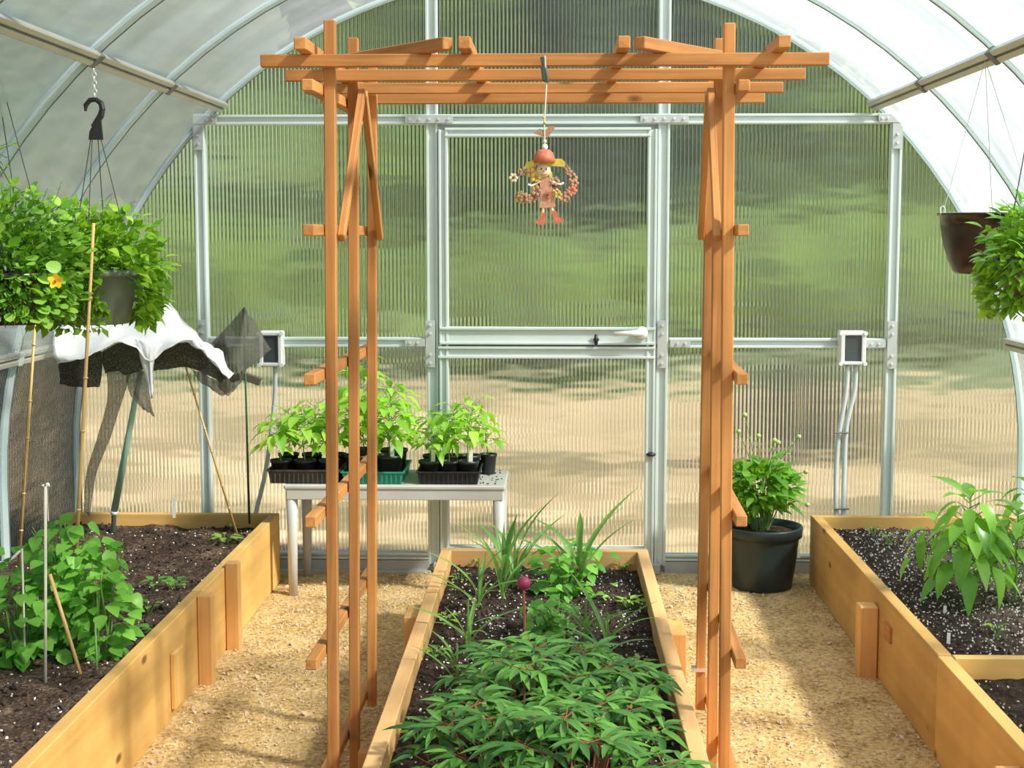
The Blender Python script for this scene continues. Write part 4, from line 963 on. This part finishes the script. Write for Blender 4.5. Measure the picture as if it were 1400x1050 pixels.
bean(92, 800, 4.10, .13, .21, 210, .052, 'tallest bean plant growing up a pale upright stick', [((62,665,3.85),(62,955,3.80),.0042,M_STR), ((68,785,3.86),(110,922,3.82),.0052,M_BAMB)], 202)
bean(140, 830, 4.02, .085, .19, 120, .046, 'bean plant nearest the board of the bed', [((130,850,3.9),(133,935,3.88),.003,M_STEM)], 203)
def seedbit(px, py, zf, label, seed, n=8, s=.03, group='tiny seedlings in the soil', ms=None, h=.03):
    global R
    R = random.Random(seed); g = on(px, py, .24); g.z = zf(g.x, g.y); t = empty('seedling', g, label, 'seedling', group)
    b = MB()
    for k in range(n):
        a = k*2.4; q = g + V((math.cos(a)*s*.5, math.sin(a)*s*.5, h*R.uniform(.5,1.1))); b.tube([g-V((0,0,.01)), q], .0013, 4, False); leaf(t, ms or LM_SEEDL, q, dirv(a, R.uniform(-.1,.5)), (0,0,1), s*R.uniform(.7,1.2))
    b.build('stem', M_STEM, t)
for i, (px, py, n, s, lb) in enumerate([(212,808,5,.035,'tiny round leaved sprout beside the tallest bean'), (238,806,7,.035,'tiny sprout midway between the beans and the first stake'), (205,840,5,.03,'small sprout lying low below two others in bare soil'),
    (180,865,8,.05,'broad leaved sprout close to the bed board by the beans'), (308,745,10,.05,'leafy sprout at the foot of the slanting bamboo cane'), (292,712,9,.045,'sprout beside the end wall under the white cloth'), (318,722,6,.04,'sprout in the far corner by the green stake')]):
    seedbit(px, py, ZL, lb, 300+i, n, s, ms=LM_BEAN if i in (0,1,2,3) else LM_SEEDL)
g = on(62, 712, .25); t = empty('plant_marker', (g.x,5.6,.24), 'thin marker with a frayed white tip behind the beans', 'marker')
b = MB(); b.tube([(at(66,712,5.6)), at(64,664,5.6)], .003, 6); b.build('shaft', M_STR, t); b = MB(); b.ball(at(65,663,5.6), .010, 7, 5); b.ball(at(59,664,5.6), .006, 7, 5); b.build('tip', M_WHITE, t)
p = at(237, 690, 5.75); b = MB(); b.prism([at(236,680,5.75), at(240,680,5.75), at(240,708,5.75), at(236,708,5.75)], (0,.002,0)); o = b.build('plant_tag', M_WHITE, origin=at(238,708,5.75)); tag(o, 'narrow white plant tag standing in soil below the cloth', 'plant tag')

# ------------------------------------------------------------------ centre bed plants
def peony(cx, cy, rx, ry, h, nstem, label, seed):
    global R
    R = random.Random(seed); t = empty('peony', (cx, cy, ZCB(cx, cy)), label, 'peony', 'peonies in the middle bed'); b = MB(); cnt = 0
    for k in range(nstem):
        u = math.sqrt((k+.5)/nstem); a = k*2.4; gx, gy = cx+math.cos(a)*rx*u*.45, cy+math.sin(a)*ry*u*.45; zg = ZCB(gx, gy)
        tip = V((cx+math.cos(a)*rx*u, cy+math.sin(a)*ry*u, zg+h*R.uniform(.7,1.1)*(1-.35*u*u)))
        b.tube([(gx,gy,zg-.01), V((gx,gy,zg)).lerp(tip,.55)+V((0,0,.02)), tip], [.0032,.0025,.0016], 5, False)
        per = 4
        for j in range(per):      # three-lobed compound leaves
            az = a + (j-(per-1)/2)*1.3 + R.uniform(-.4,.4); pl = R.uniform(.02,.05); q = tip + dirv(az, R.uniform(.0,.35))*pl; b.tube([tip, q], .0013, 4, False)
            for m_ in (-1.25, -.6, 0, .6, 1.25):
                if cnt >= 290: break
                leaf(t, LM_PEO, q, dirv(az+m_+R.uniform(-.12,.12), R.uniform(-.25,.4)), (0,-.15,1), R.uniform(.050,.078)*(1.15 if m_ == 0 else .95)); cnt += 1
    b.build('stem', M_STEMR, t); return t
peony(.11, 2.90, .17, .16, .21, 15, 'nearest dark green peony, cut by the bottom of the picture', 401)
peony(-.09, 3.06, .16, .16, .20, 15, 'dark green peony second nearest, leaning toward the path under the trellis', 404)
peony(.12, 3.22, .16, .16, .19, 15, 'dark green peony against the pot side board, low in the picture', 405)
peony(-.03, 3.42, .17, .16, .19, 15, 'broad dark green peony in the middle of the clumps', 402)
peony(.15, 3.56, .14, .14, .17, 15, 'dark green peony beside the shaded board, just behind the middle clump', 406)
pt_ = peony(.0, 3.80, .17, .17, .14, 15, 'smaller peony clump with a red stalk carrying one magenta bud', 403)
q = at(716, 799, 4.05); b = MB(); b.tube([at(719,905,4.02), at(717,850,4.04), q], [.004,.0035,.0035], 6); b.build('bud_stalk', M_STEMR, pt_)
b = MB(); b.ball(q+V((0,0,.004)), .020, 12, 9, (1,1,.95)); bd = b.build('bud', M_MAG, pt_, True)
for k in range(4): leaf(pt_, LM_SEEDL, q-V((0,0,.014)), dirv(k*1.57+.4, 1.0), (0,0,1), .03, 'sepal')
def grassy(pts, label, seed, n, L, lean, ms=LM_STRAP, w=1, cat='leafy plant'):
    global R
    R = random.Random(seed); g = on(*pts, .235); g.z = ZCB(g.x, g.y); t = empty('lily_plant', g, label, cat, 'strap leaved plants in the middle bed')
    for k in range(n):
        a = k*2.4+R.uniform(-.5,.5); e = R.uniform(*lean); z = g + V((math.cos(a)*.008, math.sin(a)*.008, R.uniform(0,L*.45)))
        if k % 4 == 3: continue
        leaf(t, ms, z, dirv(a, e*.75+.35), (0,0,1), L*R.uniform(.5,1.0)*w)
    b = MB(); b.tube([g-V((0,0,.02)), g+V((0,0,L*.75))], [.006,.003], 7); b.build('stem', M_STEM, t)
grassy((640,880), 'strap leaved plant near the table-side board, level with the magenta bud', 501, 12, .20, (.4,1.2))
grassy((655,830), 'strap leaved plant against the table-side board, farther than the magenta bud', 502, 12, .22, (.6,1.3))
grassy((688,815), 'tall upright strap leaved plant whose tips reach the table leg', 503, 14, .29, (.9,1.5))
grassy((704,800), 'tallest strap leaved plant of the pair by the table leg', 504, 10, .30, (1.0,1.5))
grassy((792,812), 'tall strap leaved plant rising in front of the lower door pane', 505, 10, .33, (.95,1.45))
grassy((800,880), 'strap leaved plant halfway along the bed beside bare soil', 506, 11, .20, (.5,1.2))
grassy((830,910), 'arching strap leaved plant nearest the bed board behind the peonies', 507, 12, .22, (.3,1.2))
grassy((625,930), 'short strap leaved plant between the peonies and the table-side board', 508, 10, .15, (.3,1.1))
def vine(px, py, wpx, hpx, Y, n, label, seed, lsz=.045):
    global R
    R = random.Random(seed); c = at(px, py, Y); zg = ZCB(c.x, Y); t = empty('bean_plant', (c.x, Y, zg), label, 'bean plant', 'bean plants in the middle bed'); b = MB()
    for k in range(n):
        q = c + V((R.gauss(0,.5)*wpx*Y/FPX, R.uniform(-.1,.1), R.uniform(-1,1)*hpx*Y/FPX)); q.z = max(q.z, zg+.015)
        if k % 3 == 0: b.tube([(c.x, Y, zg-.01), V((c.x,Y,zg)).lerp(q,.5)+V((.01,0,.02)), q], [.0022,.0018,.0012], 5, False)
        leaf(t, LM_BEAN, q, dirv(R.uniform(0,6.28), R.uniform(-.5,.3)), (0,-.4,1), lsz*R.uniform(.7,1.2))
    P = catm([at(770,800,Y), at(785,830,Y-.1), at(800,860,Y-.2), at(780,880,Y-.25), at(765,860,Y-.2)], 5)
    if wpx > 30: b.tube(P, .002, 5, False)
    b.build('stem', M_STEM, t)
vine(775, 795, 46, 52, 4.85, 125, 'bright green twining bean plant climbing before the door', 521)
vine(755, 845, 34, 28, 4.4, 70, 'low bright bean plant just behind the peonies and bud', 522, .04)
sd_ = [(650,768,'small feathery seedling in the far corner by the table leg'),(852,772,'small feathery seedling in the far corner by the door latch'),(628,790,'small seedling second from the far board on the table side'),
    (858,826,'small seedling second along the far board on the pot side'),(596,892,'small seedling against the inner board at peony height'),(876,906,'small seedling beside the peonies and shaded board'),
    (572,1008,'feathery seedling nearest the trellis stake'),(900,1010,'seedling beside the nearest peony and opposite board'),(884,830,'thin seedling touching the shaded board'),(610,845,'small seedling behind the strap leaves on the table side')]
for i, (px, py, lb) in enumerate(sd_): seedbit(px, py, ZCB, lb, 540+i, 11, .032, group='small seedlings along the middle bed')

# ------------------------------------------------------------------ right bed peppers
def pepper(px, py, h, n, lsz, label, seed, lean=0):
    global R
    R = random.Random(seed); g = on(px, py, .235); g.z = ZR(g.x, g.y); t = empty('pepper_plant', g, label, 'pepper plant', 'pepper plants in the bed below the bowl'); b = MB()
    top = g + V((lean, 0, h)); b.tube([g-V((0,0,.02)), g.lerp(top,.5), top], [.006,.0045,.002], 7); az = R.uniform(0,6)
    for k in range(n):
        u = .15 + .85*(k+.5)/n; az += 2.4; p = g.lerp(top, u); L_ = .095*(1.15-u)+.02; q = p + dirv(az, .55)*L_; b.tube([p,q], .0018, 5, False)
        leaf(t, LM_PEP, q, dirv(az, R.uniform(-.95,-.1) if u < .9 else .6), (0,0,1), lsz*1.1*R.uniform(.75,1.2))
    b.build('stem', M_STEM, t)
pepper(1322, 832, .365, 46, .098, 'tallest pepper plant with large glossy drooping leaves', 601)
pepper(1388, 822, .30, 34, .085, 'lower pepper plant beside the tallest one, nearest the curved wall', 602)
pepper(1280, 800, .20, 16, .070, 'small pepper plant on the path side of the tallest one', 603)
pepper(1408, 770, .30, 26, .08, 'pepper plant farthest back, mostly hidden behind its neighbours', 604)
for i, (px, py, lb) in enumerate([(1194,733,'bright sprout in speckled soil near the conduit foot'), (1215,748,'bright sprout, second from the conduit foot'), (1268,712,'small sprout close to the far board of the pepper bed'), (1362,872,'sprout near the cross board of the pepper bed')]):
    seedbit(px, py, ZR, lb, 620+i, 8, .028, h=.045, group='sprouts in the pepper bed')
for i, (px, py, lb) in enumerate([(1291,842,'white plant tag below the tallest pepper plant'), (1296,880,'white plant tag nearest the cross board')]):
    g = on(px, py, .235); o = stick('plant_tag', (g.x, g.y, .21), (g.x+.002, g.y, .268), .010, .0015, M_WHITE, None, up=(0,-1,0), bev=0); tag(o, lb, 'plant tag', 'white plant tags')
